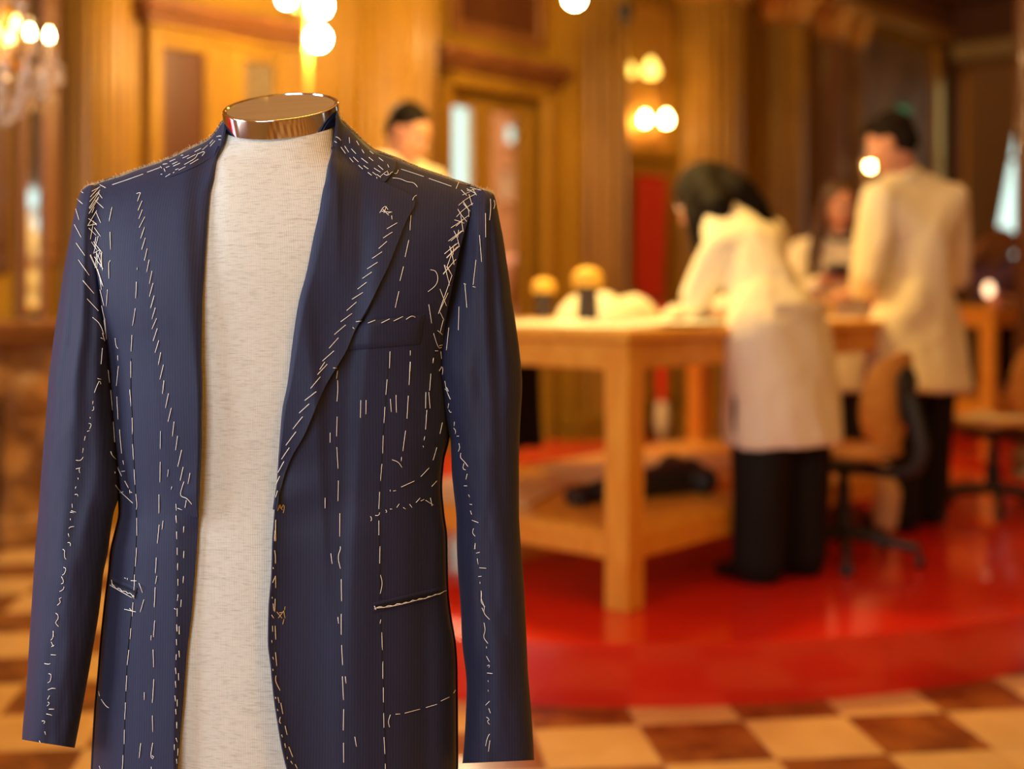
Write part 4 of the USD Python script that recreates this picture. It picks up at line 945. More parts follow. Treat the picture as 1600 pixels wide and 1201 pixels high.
# the person at the far right table
q = W(1560, 0, 10.25)
sx, sy = q[0], q[1]
stool = thing('stool', 'dark stool under the person at the far right table', 'stool', loc=(sx + .02, sy + .06, PLAT))
obj('seat', lathe([(0, .60), (.16, .60), (.17, .61), (.17, .63), (.15, .645), (0, .645)], 24), M_DARKWOOD, stool)
for i in range(4):
    a = i * math.pi / 2 + .6
    obj('leg', tube([(.1 * math.cos(a), .1 * math.sin(a), .6), (.17 * math.cos(a), .17 * math.sin(a), 0)], .014, 8), M_DARKWOOD, stool)
obj('foot_ring', trimesh.creation.torus(.145, .01, 28, 8).apply_translation((0, 0, .22)), M_DARKWOOD, stool)
J = dict(pelvis=(sx, sy, PLAT + .76), chest=(sx - .04, sy - .06, PLAT + 1.05), neck=(sx - .03, sy - .06, PLAT + 1.23), head=(sx + .02, sy - .06, PLAT + 1.36 - .05 + .02), face=(.5, .1, -.5), up=(.2, 0, .95),
         shL=(sx - .16, sy + .02, PLAT + 1.16), shR=(sx + .12, sy - .08, PLAT + 1.16), elL=(sx - .2, sy - .15, PLAT + .95), elR=(sx + .12, sy - .3, PLAT + .96), wrL=(sx - .1, sy - .36, PLAT + .93), wrR=(sx + .02, sy - .42, PLAT + .93),
         hipL=(sx - .085, sy, PLAT + .74), hipR=(sx + .085, sy, PLAT + .74), kneeL=(sx - .12, sy - .38, PLAT + .68), kneeR=(sx + .08, sy - .38, PLAT + .68), ankL=(sx - .12, sy - .36, PLAT + .29), ankR=(sx + .08, sy - .36, PLAT + .29),
         toe=(0, -1, 0), handL=(.4, -.8, -.1), handR=(-.3, -.8, -.1), palmL=(0, 0, -1), palmR=(0, 0, -1), thumbL=(1, 0, 0), thumbR=(-1, 0, 0))
person('seated person with long brown hair at the far right table', J, True, [('cap', (0, -.03, .04), (.09, .105, .095)), ('lock', [(0, -.09, .03), (0, -.12, -.12), (0, -.13, -.3)], [.08, .085, .05]), ('lock', [(.07, -.02, .03), (.09, -.02, -.1), (.09, -.03, -.24)], [.04, .045, .02]), ('lock', [(-.07, -.02, .03), (-.09, -.02, -.1), (-.09, -.03, -.24)], [.04, .045, .02])],
       coat_mat=mat('plum_knit', (0.13, 0.06, 0.12), 0.9), hem=None, hair_mat=mat('auburn_hair', (0.2, 0.075, 0.025), 0.45), shoe=mat('pink_shoe', (0.55, 0.3, 0.36), 0.5), coat_name='jumper', collar=mat('plum_knit', (0.13, 0.06, 0.12), 0.9))

# the visitor beyond the glazed door
c = A(tpx(818, -1.3), -1.3)
x, y = c[0], c[1]
J = dict(pelvis=(x, y, .93), chest=(x, y, 1.24), neck=(x, y, 1.43), head=(x, y - .01, 1.585), face=(-.6, .75, -.1), up=(0, 0, 1), shL=(x - .13, y - .1, 1.37), shR=(x + .13, y + .1, 1.37), elL=(x - .17, y - .12, 1.1), elR=(x + .17, y + .13, 1.1),
         wrL=(x - .2, y + .04, .93), wrR=(x + .1, y + .22, .95), hipL=(x - .065, y - .05, .9), hipR=(x + .065, y + .05, .9), kneeL=(x - .07, y - .05, .49), kneeR=(x + .07, y + .06, .49), ankL=(x - .07, y - .06, .09), ankR=(x + .07, y + .06, .09),
         toe=(-.6, .75, 0), handL=(0, .5, -.8), handR=(-.3, .4, -.8), palmL=(1, 0, 0), palmR=(-1, 0, 0), thumbL=(0, 1, .3), thumbR=(0, 1, .3))
person('distant visitor in pink seen through the glazed door', J, True, [('cap', (0, -.03, .042), (.088, .098, .088)), ('lock', [(0, -.09, .03), (0, -.11, -.1), (0, -.1, -.2)], [.07, .07, .04])],
       coat_mat=mat('pink_top', (0.62, 0.36, 0.33), 0.85), hem=hemring((x, y), .16, .13, 0, .82), coat_name='blouse', collar=mat('pink_top', (0.62, 0.36, 0.33), 0.85))
# ------------------------------------------------------------------ dress form and jacket (outlines traced from the photograph, given their real depth)
YC = 1.60                                   # the plane through the form's shoulders and sides
SHL = [(118, 300), (127, 299), (140, 291), (150, 288), (155, 287), (185, 277), (217, 265), (262, 250), (300, 232), (325, 220), (334, 212), (346, 195), (351, 186), (438, 181),
       (526, 172), (535, 190), (550, 205), (565, 220), (585, 236), (615, 247), (650, 262), (687, 275), (722, 287), (750, 296), (757, 297), (790, 300)]
LS = [(170, 100), (300, 100), (400, 118), (480, 142), (540, 163), (570, 168), (600, 171), (640, 174), (680, 177), (740, 183), (775, 187), (800, 188), (830, 182), (860, 175), (900, 171), (930, 167), (995, 160), (1055, 155), (1110, 150), (1180, 146), (1250, 143)]
RS = [(170, 800), (300, 800), (400, 760), (480, 722), (540, 697), (580, 693), (600, 696), (640, 699), (677, 700), (720, 691), (760, 688), (800, 691), (840, 696), (900, 697), (925, 698), (960, 702), (1010, 710), (1050, 712), (1250, 713)]
LB = [(186, 351), (195, 346), (212, 334), (220, 325), (232, 300), (250, 262), (265, 217), (277, 185), (286, 156), (290, 149), (300, 144), (345, 138), (365, 139), (385, 144), (420, 150), (450, 155), (490, 160), (520, 164), (560, 167)] + [q for q in LS if q[0] > 565]
RB = [(172, 526), (190, 535), (205, 550), (220, 565), (236, 585), (247, 615), (262, 650), (275, 687), (287, 722), (296, 750), (300, 749), (325, 737), (345, 731), (365, 725), (400, 716), (430, 710), (450, 706), (480, 700), (510, 695), (540, 692), (580, 691)] + [q for q in RS if q[0] > 595]
OL = [(186, 352), (195, 350), (220, 346), (255, 336), (280, 332), (300, 327), (320, 325), (380, 321), (420, 319), (480, 316), (560, 315), (600, 316), (700, 314), (760, 311), (830, 309), (900, 304), (960, 299), (1020, 292), (1100, 286), (1170, 280), (1250, 274)]
OR = [(172, 526), (188, 525), (215, 522), (230, 520), (260, 512), (280, 509), (300, 504), (330, 499), (370, 490), (430, 478), (470, 467), (520, 459), (560, 454), (600, 449), (640, 441), (700, 436), (760, 432), (810, 429), (840, 427), (900, 425), (950, 421), (1000, 420), (1040, 424), (1090, 429), (1130, 435), (1170, 442), (1200, 449), (1250, 461)]
HWF = [(186, 87), (205, 88), (225, 93), (245, 112), (262, 160), (285, 215), (310, 240), (420, 246), (540, 246), (700, 240), (800, 234), (1000, 250), (1280, 268)]
SHJ = [q for q in SHL if q[0] != 438] + [(366, 240), (400, 262), (438, 268), (480, 262), (512, 236)]; SHJ.sort()
def gt(v): return np.sqrt(np.clip(1 - (1 - np.clip(v, 0, 1)) ** 2, 0, 1))
def gs(u, p=2.4): return np.clip(1 - np.abs(u) ** p, 0, 1) ** (1 / p)
D0 = [(170, .125), (450, .128), (600, .126), (800, .112), (950, .114), (1280, .128)]
def form_D(px, py):
    u = (px - 436) / lerp(py, HWF)
    return (lerp(py, D0) - .011) * gt((py - lerp(px, SHL) - 6) / 260) * gs(u, 2.2)
def jacket_D(px, py):
    """how far the jacket's front stands in front of the plane YC, at a pixel"""
    px, py = np.asarray(px, float), np.asarray(py, float)
    l, r = lerp(py, LS), lerp(py, RS); c = 432.0
    u = np.where(px < c, (px - c) / (c - l), (px - c) / (r - c))
    near = np.exp(-((np.abs(px - 438) - 92) / 30) ** 2)
    d = lerp(py, D0) * gt((py - lerp(px, SHJ)) / (260 + 700 * near)) * gs(u)
    f = form_D(px, py)
    g = np.where(f > 0, f + .005, 0)
    d = .5 * (d + g + np.sqrt((d - g) ** 2 + .011 ** 2 * np.clip((py - 190) / 60, 0, 1) * gs(u)))
    k = lambda a, b: np.clip((py - a) / (b - a), 0, 1)
    ol, orr = lerp(py, OL), lerp(py, OR)
    d = d - .012 * np.clip((px - 274) / np.maximum(ol - 274, 4), 0, 1) * (px < 380) * k(770, 830)           # the left edge rolls inwards
    x = px - orr
    right = (px > c - 30) * (x > -2)
    d = d + right * k(740, 840) * (.015 * np.exp(-np.clip(x, 0, 999) / 23) + .007 * np.exp(-((px - 552) / 44) ** 2))
    q = np.stack([px / 110, py / 330, 0 * px + 2.0], -1)
    d = d + .007 * (meshkit.fbm(q, 3, 11) - .5) * gs(u) * k(300, 420)
    # drag lines towards the waist button, and the hollow under the breast pocket and beside the hip
    d = d + right * .003 * np.sin((py - 760) / 16 + (px - 430) / 40) * np.exp(-((py - 770) / 70) ** 2) * np.exp(-np.clip(x, 0, 999) / 90)
    d = d - right * .010 * np.exp(-((px - 668) / 22) ** 2) * k(700, 850) * gs(u)
    return d
def surf(px, py, d):
    px, py = np.asarray(px, float), np.asarray(py, float)
    Y = YC - d
    return np.stack([(px - 800) / F * Y, Y, CH + (HZ - py) / F * Y], -1)
def strip(rows, xl, xr, n, depth, ease='mid'):
    """row-wise sheet between the outlines xl(py) and xr(py)"""
    s = np.linspace(0, 1, n)
    if ease == 'left': s = 1 - np.cos(s * np.pi / 2)
    elif ease == 'right': s = np.sin(s * np.pi / 2)
    py = np.repeat(np.asarray(rows, float)[:, None], n, 1)
    a, b = lerp(py[:, 0], xl)[:, None], lerp(py[:, 0], xr)[:, None]
    px = a + (b - a) * s
    return px, py, surf(px, py, depth(px, py, np.broadcast_to(s, px.shape)))

# -- the form
form = thing('dress_form', 'heather cream dress form with a steel neck ring wearing the basted jacket', 'mannequin')
th = np.linspace(-np.pi / 2, np.pi / 2, 61)
rows = np.concatenate([np.linspace(192, 330, 70), np.linspace(333, 1285, 160)])
ring = []
for y in rows:
    hw = lerp(y, HWF); px = 436 + hw * np.sin(th)
    front = surf(px, np.full_like(px, y), form_D(px, np.full_like(px, y)))
    g = float(gt((y - 176) / 240)) * .8 + .2
    pb = 436 + hw * np.sin(th[::-1][1:-1])
    back = surf(pb, np.full_like(pb, y), -.105 * g * np.cos(th[::-1][1:-1]) ** .85)
    ring.append(np.vstack([front, back]))
ring = np.array(ring); m_, n_ = ring.shape[:2]
i = np.arange(m_ * n_).reshape(m_, n_); j = np.roll(i, -1, 1)
f = np.vstack([np.stack([i[:-1], i[1:], j[1:]], -1).reshape(-1, 3), np.stack([i[:-1], j[1:], j[:-1]], -1).reshape(-1, 3)])
V = np.vstack([ring.reshape(-1, 3), ring[0].mean(0), ring[-1].mean(0)])
f = np.vstack([f, [(m_ * n_, i[0, k], j[0, k]) for k in range(n_)], [(m_ * n_ + 1, j[-1, k], i[-1, k]) for k in range(n_)]])
obj('torso', trimesh.Trimesh(V, f, process=False), M_JERSEY, form, smooth=40)
tl = math.radians(21.9); NR = 88.5 * YC / F
axis = unit([-.05, -math.sin(tl), math.cos(tl)])
ctr = W(438.5, 166, YC)
RA = trimesh.geometry.align_vectors([0, 0, 1], axis); RA[:3, 3] = ctr
band = lathe([(NR - .004, -.0235), (NR + .0006, -.0235), (NR + .0014, -.0228), (NR + .0014, -.0012), (NR + .0008, -.0001), (NR - .0006, .0004), (NR - .0026, .0002), (NR - .0034, -.0012), (NR - .004, -.0012), (NR - .004, -.0235)], 128)
disc = lathe([(0, -.0030), (NR - .004, -.0030), (NR - .0034, -.0016), (NR - .0042, -.0012), (0, -.0012)], 96)
cone_ = lathe([(0, -.03), (NR - .006, -.03), (NR - .0042, -.004), (0, -.004)], 64)
for nm, mm, mt, sm in (('neck_ring', band, M_CHROME, 30), ('neck_disc', disc, M_BRASS, 30), ('neck_plug', cone_, M_DARKWOOD, 30)):
    mm.apply_transform(RA); obj(nm, mm, mt, form, smooth=sm)
zb = ring[-1][:, 2].min(); bx = W(436, 0, YC)[0]
obj('stand_pole', lathe([(0, .03), (.016, .03), (.016, zb + .004), (0, zb + .004)], 20, (bx, YC, 0)), M_CHROME, form)
obj('stand_base', lathe([(0, 0), (.19, 0), (.19, .012), (.18, .02), (.03, .03), (0, .034)], 48, (bx, YC, 0)), M_CHROME, form)

# -- the jacket
jk = thing('jacket', 'navy striped wool suit jacket covered in white basting stitches, worn by the dress form', 'jacket')
rowsL = np.concatenate([np.linspace(186.5, 300, 60), np.linspace(303, 1250, 230)])
rowsR = np.concatenate([np.linspace(172.5, 300, 66), np.linspace(303, 1250, 230)])
fp_ = lambda px, py, s: jacket_D(px, py)
obj('front_panel', grid_solid(strip(rowsL, LB, OL, 64, fp_, 'left')[2], .0022), M_WOOL, jk, smooth=40)
obj('front_panel', grid_solid(strip(rowsR, OR, RB, 84, fp_, 'right')[2], .0022), M_WOOL, jk, smooth=40)
# back
def back_D(px, py, s):
    l, r = lerp(py, LB), lerp(py, RB); u = (px - (l + r) / 2) / ((r - l) / 2)
    return -.118 * gt((py - 168) / 300) * gs(u, 2.2)
rowsB = np.linspace(190, 1250, 140)
obj('back_panel', grid_solid(strip(rowsB, LB, RB, 70, back_D)[2], .0025), M_WOOL, jk, smooth=40)
# lapels and collar
GO_R = [(228, 520), (284, 600), (313, 649.5), (325, 646), (345, 635), (380, 621), (415, 607), (450, 590), (480, 575), (515, 555), (550, 540), (575, 525), (600, 510), (640, 492), (680, 475), (715, 455), (740, 445), (770, 437), (797, 430.5)]
GO_L = [(228, 344), (276, 268), (308, 206), (330, 208), (400, 217), (470, 227), (590, 240), (650, 250), (690, 258), (740, 266), (785, 279), (800, 292), (812, 308)]
def lap_o(s, py):
    return .0075 * np.sqrt(np.clip(s / .09, 0, 1)) * (1 - .35 * s) + .0065 * s ** 2 * np.exp(-((py - 560) / 150) ** 2)
rR, rL = np.linspace(229, 796, 190), np.linspace(229, 808, 190)
lapR = lambda px, py, s: jacket_D(px, py) + lap_o(s, py)
lapL = lambda px, py, s: jacket_D(px, py) + lap_o(1 - s, py) * .8
obj('lapel', grid_solid(strip(rR, OR, GO_R, 44, lapR)[2], .0028), M_WOOL, jk, smooth=40)
obj('lapel', grid_solid(strip(rL, GO_L, OL, 44, lapL)[2], .0028), M_WOOL, jk, smooth=40)
CR_L = [(172, 525.5), (188, 524.5), (215, 521.5), (228, 519.5), (284, 600)]
CR_R = [(172, 526.5), (190, 536), (205, 551), (220, 566), (236, 586), (246, 614), (255, 619), (265, 617), (275, 609), (284, 601)]
CL_R = [(186, 352), (195, 350.5), (220, 346.5), (228, 344.5), (276, 266)]
CL_L = [(186, 350.5), (195, 345), (212, 333), (220, 324), (232, 299), (246, 270), (254, 252), (262, 252), (270, 258), (276, 265)]
cd = lambda px, py, s: jacket_D(px, py) + .0055
obj('collar', grid_solid(strip(np.linspace(172.5, 283.5, 70), CR_L, CR_R, 26, cd)[2], .003), M_WOOL, jk, smooth=40)
obj('collar', grid_solid(strip(np.linspace(186.5, 275.5, 60), CL_L, CL_R, 26, cd)[2], .003), M_WOOL, jk, smooth=40)
# collar stand running round the back of the neck
a = np.linspace(0.35, np.pi - 0.35, 40)
cb = np.array([[[bx + .002 + (NR + .004 + .008 * k) * math.cos(t) * 1.02, YC + (NR + .004 + .008 * k) * math.sin(t) * 1.0, CH + (HZ - (188 + 26 * k)) / F * YC] for t in a] for k in np.linspace(0, 1, 10)])
obj('collar_stand', grid_solid(cb, .003), M_WOOL, jk, smooth=40)

# sleeves
SLL = [(289, 140), (293, 133), (300, 126), (315, 121), (330, 117), (370, 109), (420, 100), (480, 91), (520, 85), (565, 79), (580, 77), (650, 72), (720, 66), (800, 60), (860, 55), (920, 51), (1000, 46), (1080, 41), (1150, 35), (1170, 34)]
SLR = [(289, 146), (293, 152), (300, 157), (345, 153), (385, 159), (420, 164), (455, 169), (490, 173), (520, 176), (560, 176), (600, 176), (640, 178), (680, 181), (740, 185), (775, 185), (800, 178), (830, 173), (860, 169), (900, 161), (930, 158), (960, 154), (995, 148), (1040, 140), (1120, 125), (1170, 115)]
SRL = [(296, 748), (299, 741), (305, 735), (325, 725), (345, 719), (365, 713), (400, 704), (430, 698), (480, 688), (540, 681), (580, 681), (600, 685), (640, 692), (672, 700), (690, 704), (740, 706), (760, 708), (810, 713), (860, 714), (900, 716), (955, 720), (1000, 722), (1070, 729), (1130, 727), (1195, 722)]
SRR = [(296, 756), (299, 765), (305, 772), (325, 777), (345, 781), (370, 786), (410, 792), (445, 797), (470, 800), (500, 805), (570, 814), (600, 816), (640, 814), (680, 812), (740, 811), (800, 811), (840, 813), (920, 819), (980, 822), (1050, 825), (1110, 830), (1195, 835)]
RDP = [(285, .008), (300, .026), (320, .042), (360, .054), (520, .060), (800, .056), (1200, .046)]
def sl_center(py): return np.interp(py, [290, 450, 800, 1200], [.004, .0, .012, .035])       # in front of YC
def sleeve_D(px, py, side):
    a, b = (SLL, SLR) if side == 'L' else (SRL, SRR)
    l, r = lerp(py, a), lerp(py, b); u = (px - (l + r) / 2) / ((r - l) / 2)
    q = np.stack([u * 1.6 + (0 if side == 'L' else 7), py / 150, 0 * py], -1)
    wr = .011 * (meshkit.fbm(q, 3, 21) - .5) * np.clip((py - 310) / 80, 0, 1)
    if side == 'R':
        wr = wr + .0045 * np.sin((u - .25) * 13 + py / 260) * np.clip((u + .1) * 2, 0, 1) * np.exp(-((py - 500) / 170) ** 2)
    else:
        wr = wr + .003 * np.sin(u * 9 + py / 200) * np.exp(-((py - 560) / 200) ** 2)
    return np.where(np.abs(u) <= 1, sl_center(py) + (lerp(py, RDP) + wr) * gs(u, 2.1), np.nan)
def sleeve(side, hem, slant):
    a, b = (SLL, SLR) if side == 'L' else (SRL, SRR)
    y0 = a[0][0]
    rows = np.concatenate([y0 + (np.linspace(0, 1, 26) ** 1.6) * 60, np.linspace(y0 + 64, hem, 200)])
    th = np.linspace(0, np.pi, 41); rings = []
    for y in rows:
        l, r = lerp(y, a), lerp(y, b); u = np.cos(th[::-1]) * .9999
        px = (l + r) / 2 + (r - l) / 2 * u
        sh = slant * u * np.clip((y - 900) / 250, 0, 1)
        fr = surf(px, y + sh, sleeve_D(px, np.full_like(px, y), side))
        ub = u[::-1][1:-1]; pxb = (l + r) / 2 + (r - l) / 2 * ub
        bk = surf(pxb, y + slant * ub * np.clip((y - 900) / 250, 0, 1), sl_center(y) - lerp(y, RDP) * gs(ub, 2.1))
        rings.append(np.vstack([fr, bk]))
    c = rings[-1].mean(0)
    for k, s in ((0, .95), (10, .95), (40, .95)):                      # turned-in hem
        q = rings[len(rows) - 1 - k // 4]; rings.append(q.mean(0) + (q - q.mean(0)) * s)
    R_ = np.array(rings); m, n = R_.shape[:2]
    i = np.arange(m * n).reshape(m, n); j = np.roll(i, -1, 1)
    f = np.vstack([np.stack([i[:-1], i[1:], j[1:]], -1).reshape(-1, 3), np.stack([i[:-1], j[1:], j[:-1]], -1).reshape(-1, 3)])
    V = np.vstack([R_.reshape(-1, 3), R_[0].mean(0)])
    f = np.vstack([f, [(m * n, i[0, k], j[0, k]) for k in range(n)]])
    s = obj('sleeve', trimesh.Trimesh(V, f, process=False), M_WOOL, jk, smooth=50)
    q = R_[-1]; V = np.vstack([q, q.mean(0)])
    obj('sleeve_lining', trimesh.Trimesh(V, [(n, k, (k + 1) % n) for k in range(n)], process=False), M_LINING, s, smooth=False)
sleeve('L', 1161.5, 6.5)
sleeve('R', 1189.5, -2.5)

# pockets
def quad(TLq, TRq, BRq, BLq, off, n=(30, 10)):
    s, t = np.meshgrid(np.linspace(0, 1, n[0]), np.linspace(0, 1, n[1]))
    TLq, TRq, BRq, BLq = map(np.array, (TLq, TRq, BRq, BLq))
    P = TLq * ((1 - s) * (1 - t))[..., None] + TRq * (s * (1 - t))[..., None] + BRq * (s * t)[..., None] + BLq * ((1 - s) * t)[..., None]
    e = np.minimum(np.minimum(s, 1 - s) * n[0] / 2, np.minimum(t, 1 - t) * n[1] / 2)
    return surf(P[..., 0], P[..., 1], jacket_D(P[..., 0], P[..., 1]) + off * np.clip(e + .35, 0, 1))
obj('breast_pocket', grid_solid(quad((546, 505), (664, 490.5), (656, 537), (530, 548), .0042), .002), M_WOOL, jk, smooth=60)
for tl_, tr_, br_, bl_ in (((583, 941), (698, 914), (698, 921), (583, 948)), ((583, 949.5), (698, 922.5), (698, 930), (583, 957)), ((171, 899), (215, 918), (213, 925), (171, 906)), ((171, 907.5), (213, 926.5), (211, 934), (171, 915))):
    obj('pocket_jet', grid_solid(quad(tl_, tr_, br_, bl_, .0022, (30, 6)), .0015), M_WOOL, jk, smooth=60)

for tl_, tr_, br_, bl_ in (((584, 947), (698, 920), (698, 924), (584, 951)), ((171, 905), (214, 924.5), (213, 928), (171, 909))):
    obj('dark_pocket_strip', grid_solid(quad(tl_, tr_, br_, bl_, .0034, (30, 5)), .001), M_LINING, jk, smooth=60)  # near-black strip laid over the jets where the pocket opens

# ------------------------------------------------------------------ threads: traced stitches, each laid on the cloth below it
def in_rows(px, py, a, b):
    return (py >= a[0][0]) & (py <= a[-1][0]) & (px >= lerp(py, a)) & (px <= lerp(py, b))
def cloth_D(px, py):
    """the frontmost cloth at a pixel"""
    px, py = np.asarray(px, float), np.asarray(py, float)
    pc = np.clip(px, lerp(py, LB), lerp(py, RB))
    d = jacket_D(pc, py)
    for a, b, s, f in ((OR, GO_R, 0, lapR), (GO_L, OL, 0, lapL)):
        l, r = lerp(py, a), lerp(py, b); q = np.clip((px - l) / np.maximum(r - l, 1), 0, 1)
        ok = (py > 229) & (py < 795) & (px >= l) & (px <= r)
        d = np.where(ok, np.maximum(d, f(px, py, q)), d)
    ok = in_rows(px, py, CR_L, CR_R) | in_rows(px, py, CL_L, CL_R)
    d = np.where(ok, d + .0055, d)
    pk = (px > 540) & (px < 665) & (py > 486) & (py < 546) & (py > 505 - (px - 546) * .123 - 7)
    d = np.where(pk, np.maximum(d, jacket_D(pc, py) + .0046), d)
    lr, ll = 947 - (px - 583) * .2348 + 2, 906 + (px - 171) * .436
    pj = ((np.abs(py - lr) < 11) & (px > 575) & (px < 702)) | ((np.abs(py - ll) < 11) & (px > 168) & (px < 220))
    d = np.where(pj, np.maximum(d, jacket_D(pc, py) + .0042), d)
    inp = (px >= lerp(py, LB)) & (px <= lerp(py, RB))
    for side in 'LR':
        s = sleeve_D(px, py, side)
        d = np.where(np.isnan(s), d, np.where(inp, np.fmax(d, s), s))
    return d
TR = 0.00050
def stitch(pts, r=TR, lift=.0009):
    p = np.array(pts, float)
    if len(p) > 2:                                   # rounded bends
        for _ in range(2):
            q = [p[0]]
            for a, b in zip(p[:-1], p[1:]): q += [a * .75 + b * .25, a * .25 + b * .75]
            p = np.array(q + [p[-1]])
    L = np.r_[0, np.cumsum(np.linalg.norm(np.diff(p, axis=0), axis=1))]
    if L[-1] < 2.2:
        p = np.array([p[0] - [0, 1.2], p[0] + [.4, 1.2]]); L = np.array([0, 2.5])
    n = max(4, int(L[-1] / 4) + 2); s = np.linspace(0, L[-1], n)
    px, py = np.interp(s, L, p[:, 0]), np.interp(s, L, p[:, 1])
    d = np.maximum.reduce([cloth_D(px + a, py + b) for a, b in ((0, 0), (1.2, 0), (-1.2, 0))])
    e = np.sin(np.linspace(0, np.pi, n)) ** .5
    return tube(surf(px, py, d + lift * e - .0002), r, 5)
CROPS = {'A': (0, 280, 4), 'B': (400, 280, 4), 'C': (0, 560, 4), 'D': (400, 560, 4), 'E': (0, 900, 4), 'G': (400, 900, 4), 'L': (40, 800, 6.154), 'M': (110, 270, 8.008), 'Q': (230, 180, 12.254), 'R': (510, 160, 8.58), 'S': (660, 270, 7.507), 'T': (400, 780, 6.154), 'U': (580, 760, 6.154)}
def trace(text):
    out = []
    for line in text.strip().split('\n'):
        k, rest = line.strip().split(':', 1); ox, oy, s = CROPS[k.strip()]
        for seg in rest.split(';'):
            pts = [tuple(map(float, q.split(','))) for q in seg.split()]
            if pts: out.append([(ox + x / s, oy + y / s) for x, y in pts])
    return out
def thread(text, name='basting_thread', m=M_THREAD, r=TR, label=None):
    if len(trace(text)) <= 24:
        for s in trace(text): obj(name.replace('thread', 'stitch'), stitch(s, r), m, jk, smooth=True, label=label)
        return
    obj(name, [stitch(s, r) for s in trace(text)], m, jk, smooth=True, label=label)

# left lapel, padded edge
thread("""A: 853,90 876,80 880,88;877,88 860,137;888,135 863,195;890,190 868,247;905,235 870,303;903,300 880,370;908,367 886,440;920,433 903,508;932,503 917,580;950,573 934,653;957,648 934,733;964,727 942,805;971,802 950,873;979,868 950,936;983,932 958,1010;993,1006 970,1083;1005,1081 990,1160;1022,1158 1000,1250
C: 1025,137 1016,220;1053,217 1035,308;1071,308 1051,393;1088,393 1078,485;1110,483 1098,572;1136,570 1112,675;1145,677 1127,762;1150,768 1120,862 1165,868 1198,910;1188,715 1175,782;1165,885 1155,942;1100,908 1103,950;1110,935 1138,945""")
# left front edge, two rows
thread("""C: 1100,985 1103,1025
L: 1447,30 1452,100;1452,185 1455,258;1457,340 1458,410;1462,490 1462,555;1465,640 1465,705;1465,790 1460,850;1458,930 1458,1000;1453,1080 1455,1140
E: 1107,200 1107,250;1107,312 1107,345;1102,393 1104,430;1102,487 1100,522;1097,572 1100,610;1097,655 1099,695;1093,745 1097,780;1098,830 1100,862;1105,910 1105,950;1100,1010 1108,1035;1090,1050 1090,1085;1103,1140 1106,1170""")
thread("""L: 1523,135 1517,195;1523,372 1520,440;1518,615 1515,680;1497,840 1492,910;1478,1095 1475,1170;1430,925 1445,935
E: 1120,315 1122,362;1118,465 1122,505;1115,605 1117,650;1107,770 1108,812;1112,1075 1110,1120""")
# left body: the long dart line, with its cross marks
thread("""A: 858,553 858,565;853,640 849,743;846,806 829,914;825,972 820,1075;818,1135 818,1240
C: 811,193 820,297;826,370 828,473;829,535 835,632;838,690 844,788;849,847 857,915 853,943
L: 1068,55 1070,225;1068,340 1055,520;1048,600 1042,750;1033,865 1025,1000;1013,1115 1005,1220
E: 806,460 795,555;792,620 788,718;785,788 780,895;778,958 777,1048;770,1117 764,1230""")
thread("""L: 1013,657 1065,660;950,632 965,636;978,642 988,645;950,932 1060,958;1090,682 1125,775;1138,838 1103,960;1000,925 1020,945""")
# left body: beside the armhole and down the side
thread("""A: 700,175 682,262;688,330 691,438;690,507 678,520 682,620;672,688 665,792;720,992 725,1045 738,1058;735,1100 738,1132;740,1167 737,1200
C: 740,50 728,170;730,238 738,380;747,443 760,592;768,637 773,662;760,705 780,703;780,765 803,808;810,830 825,838;810,820 812,845""")
thread("""C: 676,72 685,150;692,197 703,322;708,395 718,523;692,580 700,605 725,628;735,680 760,735;722,790 745,825 830,903;745,838 770,832;718,712 722,712""")
thread("""C: 1003,452 1002,565;1002,645 1000,772;994,848 994,967;1053,693 1048,738;1075,800 1070,818
L: 1285,120 1268,300;1322,80 1313,165;1258,435 1250,585;1262,612 1250,688;1247,720 1238,912;1242,1040 1230,1200;1208,1185 1205,1230
E: 957,458 960,568;962,643 953,790;953,870 955,972;955,1040 940,1130 955,1143 965,1130 950,1120;945,1190 948,1230;902,725 902,773;880,1043 870,1135""")
thread("""E: 615,718 622,748;633,770 660,810 680,822;620,1185 628,1210""")
# left sleeve head and armhole
thread("""A: 480,122 516,153;473,185 494,253;465,283 508,363;476,398 531,477;490,503 558,600;518,632 587,713;545,747 615,822;578,862 625,900 650,970;505,75 520,85""")
thread("""M: 370,150 440,185;345,245 400,318;300,335 415,440;320,490 380,625;285,605 330,655;300,685 378,795;290,860 400,1000;370,175 270,230;350,190 250,300;370,215 240,360;360,240 235,440;355,300 245,450;350,320 232,510;330,470 220,655;215,660 330,640;300,430 270,500;225,570 330,640;290,600 250,830;230,690 320,780;350,790 290,1010;320,800 300,930;265,865 330,960;300,1000 370,960;375,960 350,1050;330,1000 310,1190;245,1030 310,1170;380,1000 390,1080 375,1180;300,1050 410,1200;340,1040 330,1200
A: 565,470 600,545 640,660;600,455 625,500 640,560;635,460 635,520 640,570;610,560 645,670;620,590 635,690;625,690 650,790;635,790 655,880;650,880 660,960;655,870 665,1000;640,960 655,1010;640,1055 632,1155;630,990 650,1000""", 'armhole_stitching')
# left shoulder and collar
thread("""M: 525,148 760,70;620,118 910,15
Q: 0,1090 245,1000""")
thread("""Q: 300,940 385,925;250,980 280,1010;320,1020 345,1075;360,1000 425,975;430,885 540,840;480,935 580,890;500,975 630,915;540,1045 600,1020;600,1050 730,985;350,1180 440,1120;650,770 690,760;680,820 800,765;765,835 930,750;710,945 880,850;820,935 980,840;910,700 1030,635;960,745 1130,670 1050,780;880,850 950,790 960,745;1055,665 1160,570;1195,545 1260,470;1205,595 1300,490;1330,410 1370,395 1415,398;1370,465 1410,465;495,1105 520,1085;260,1130 290,1125""", 'collar_stitching')
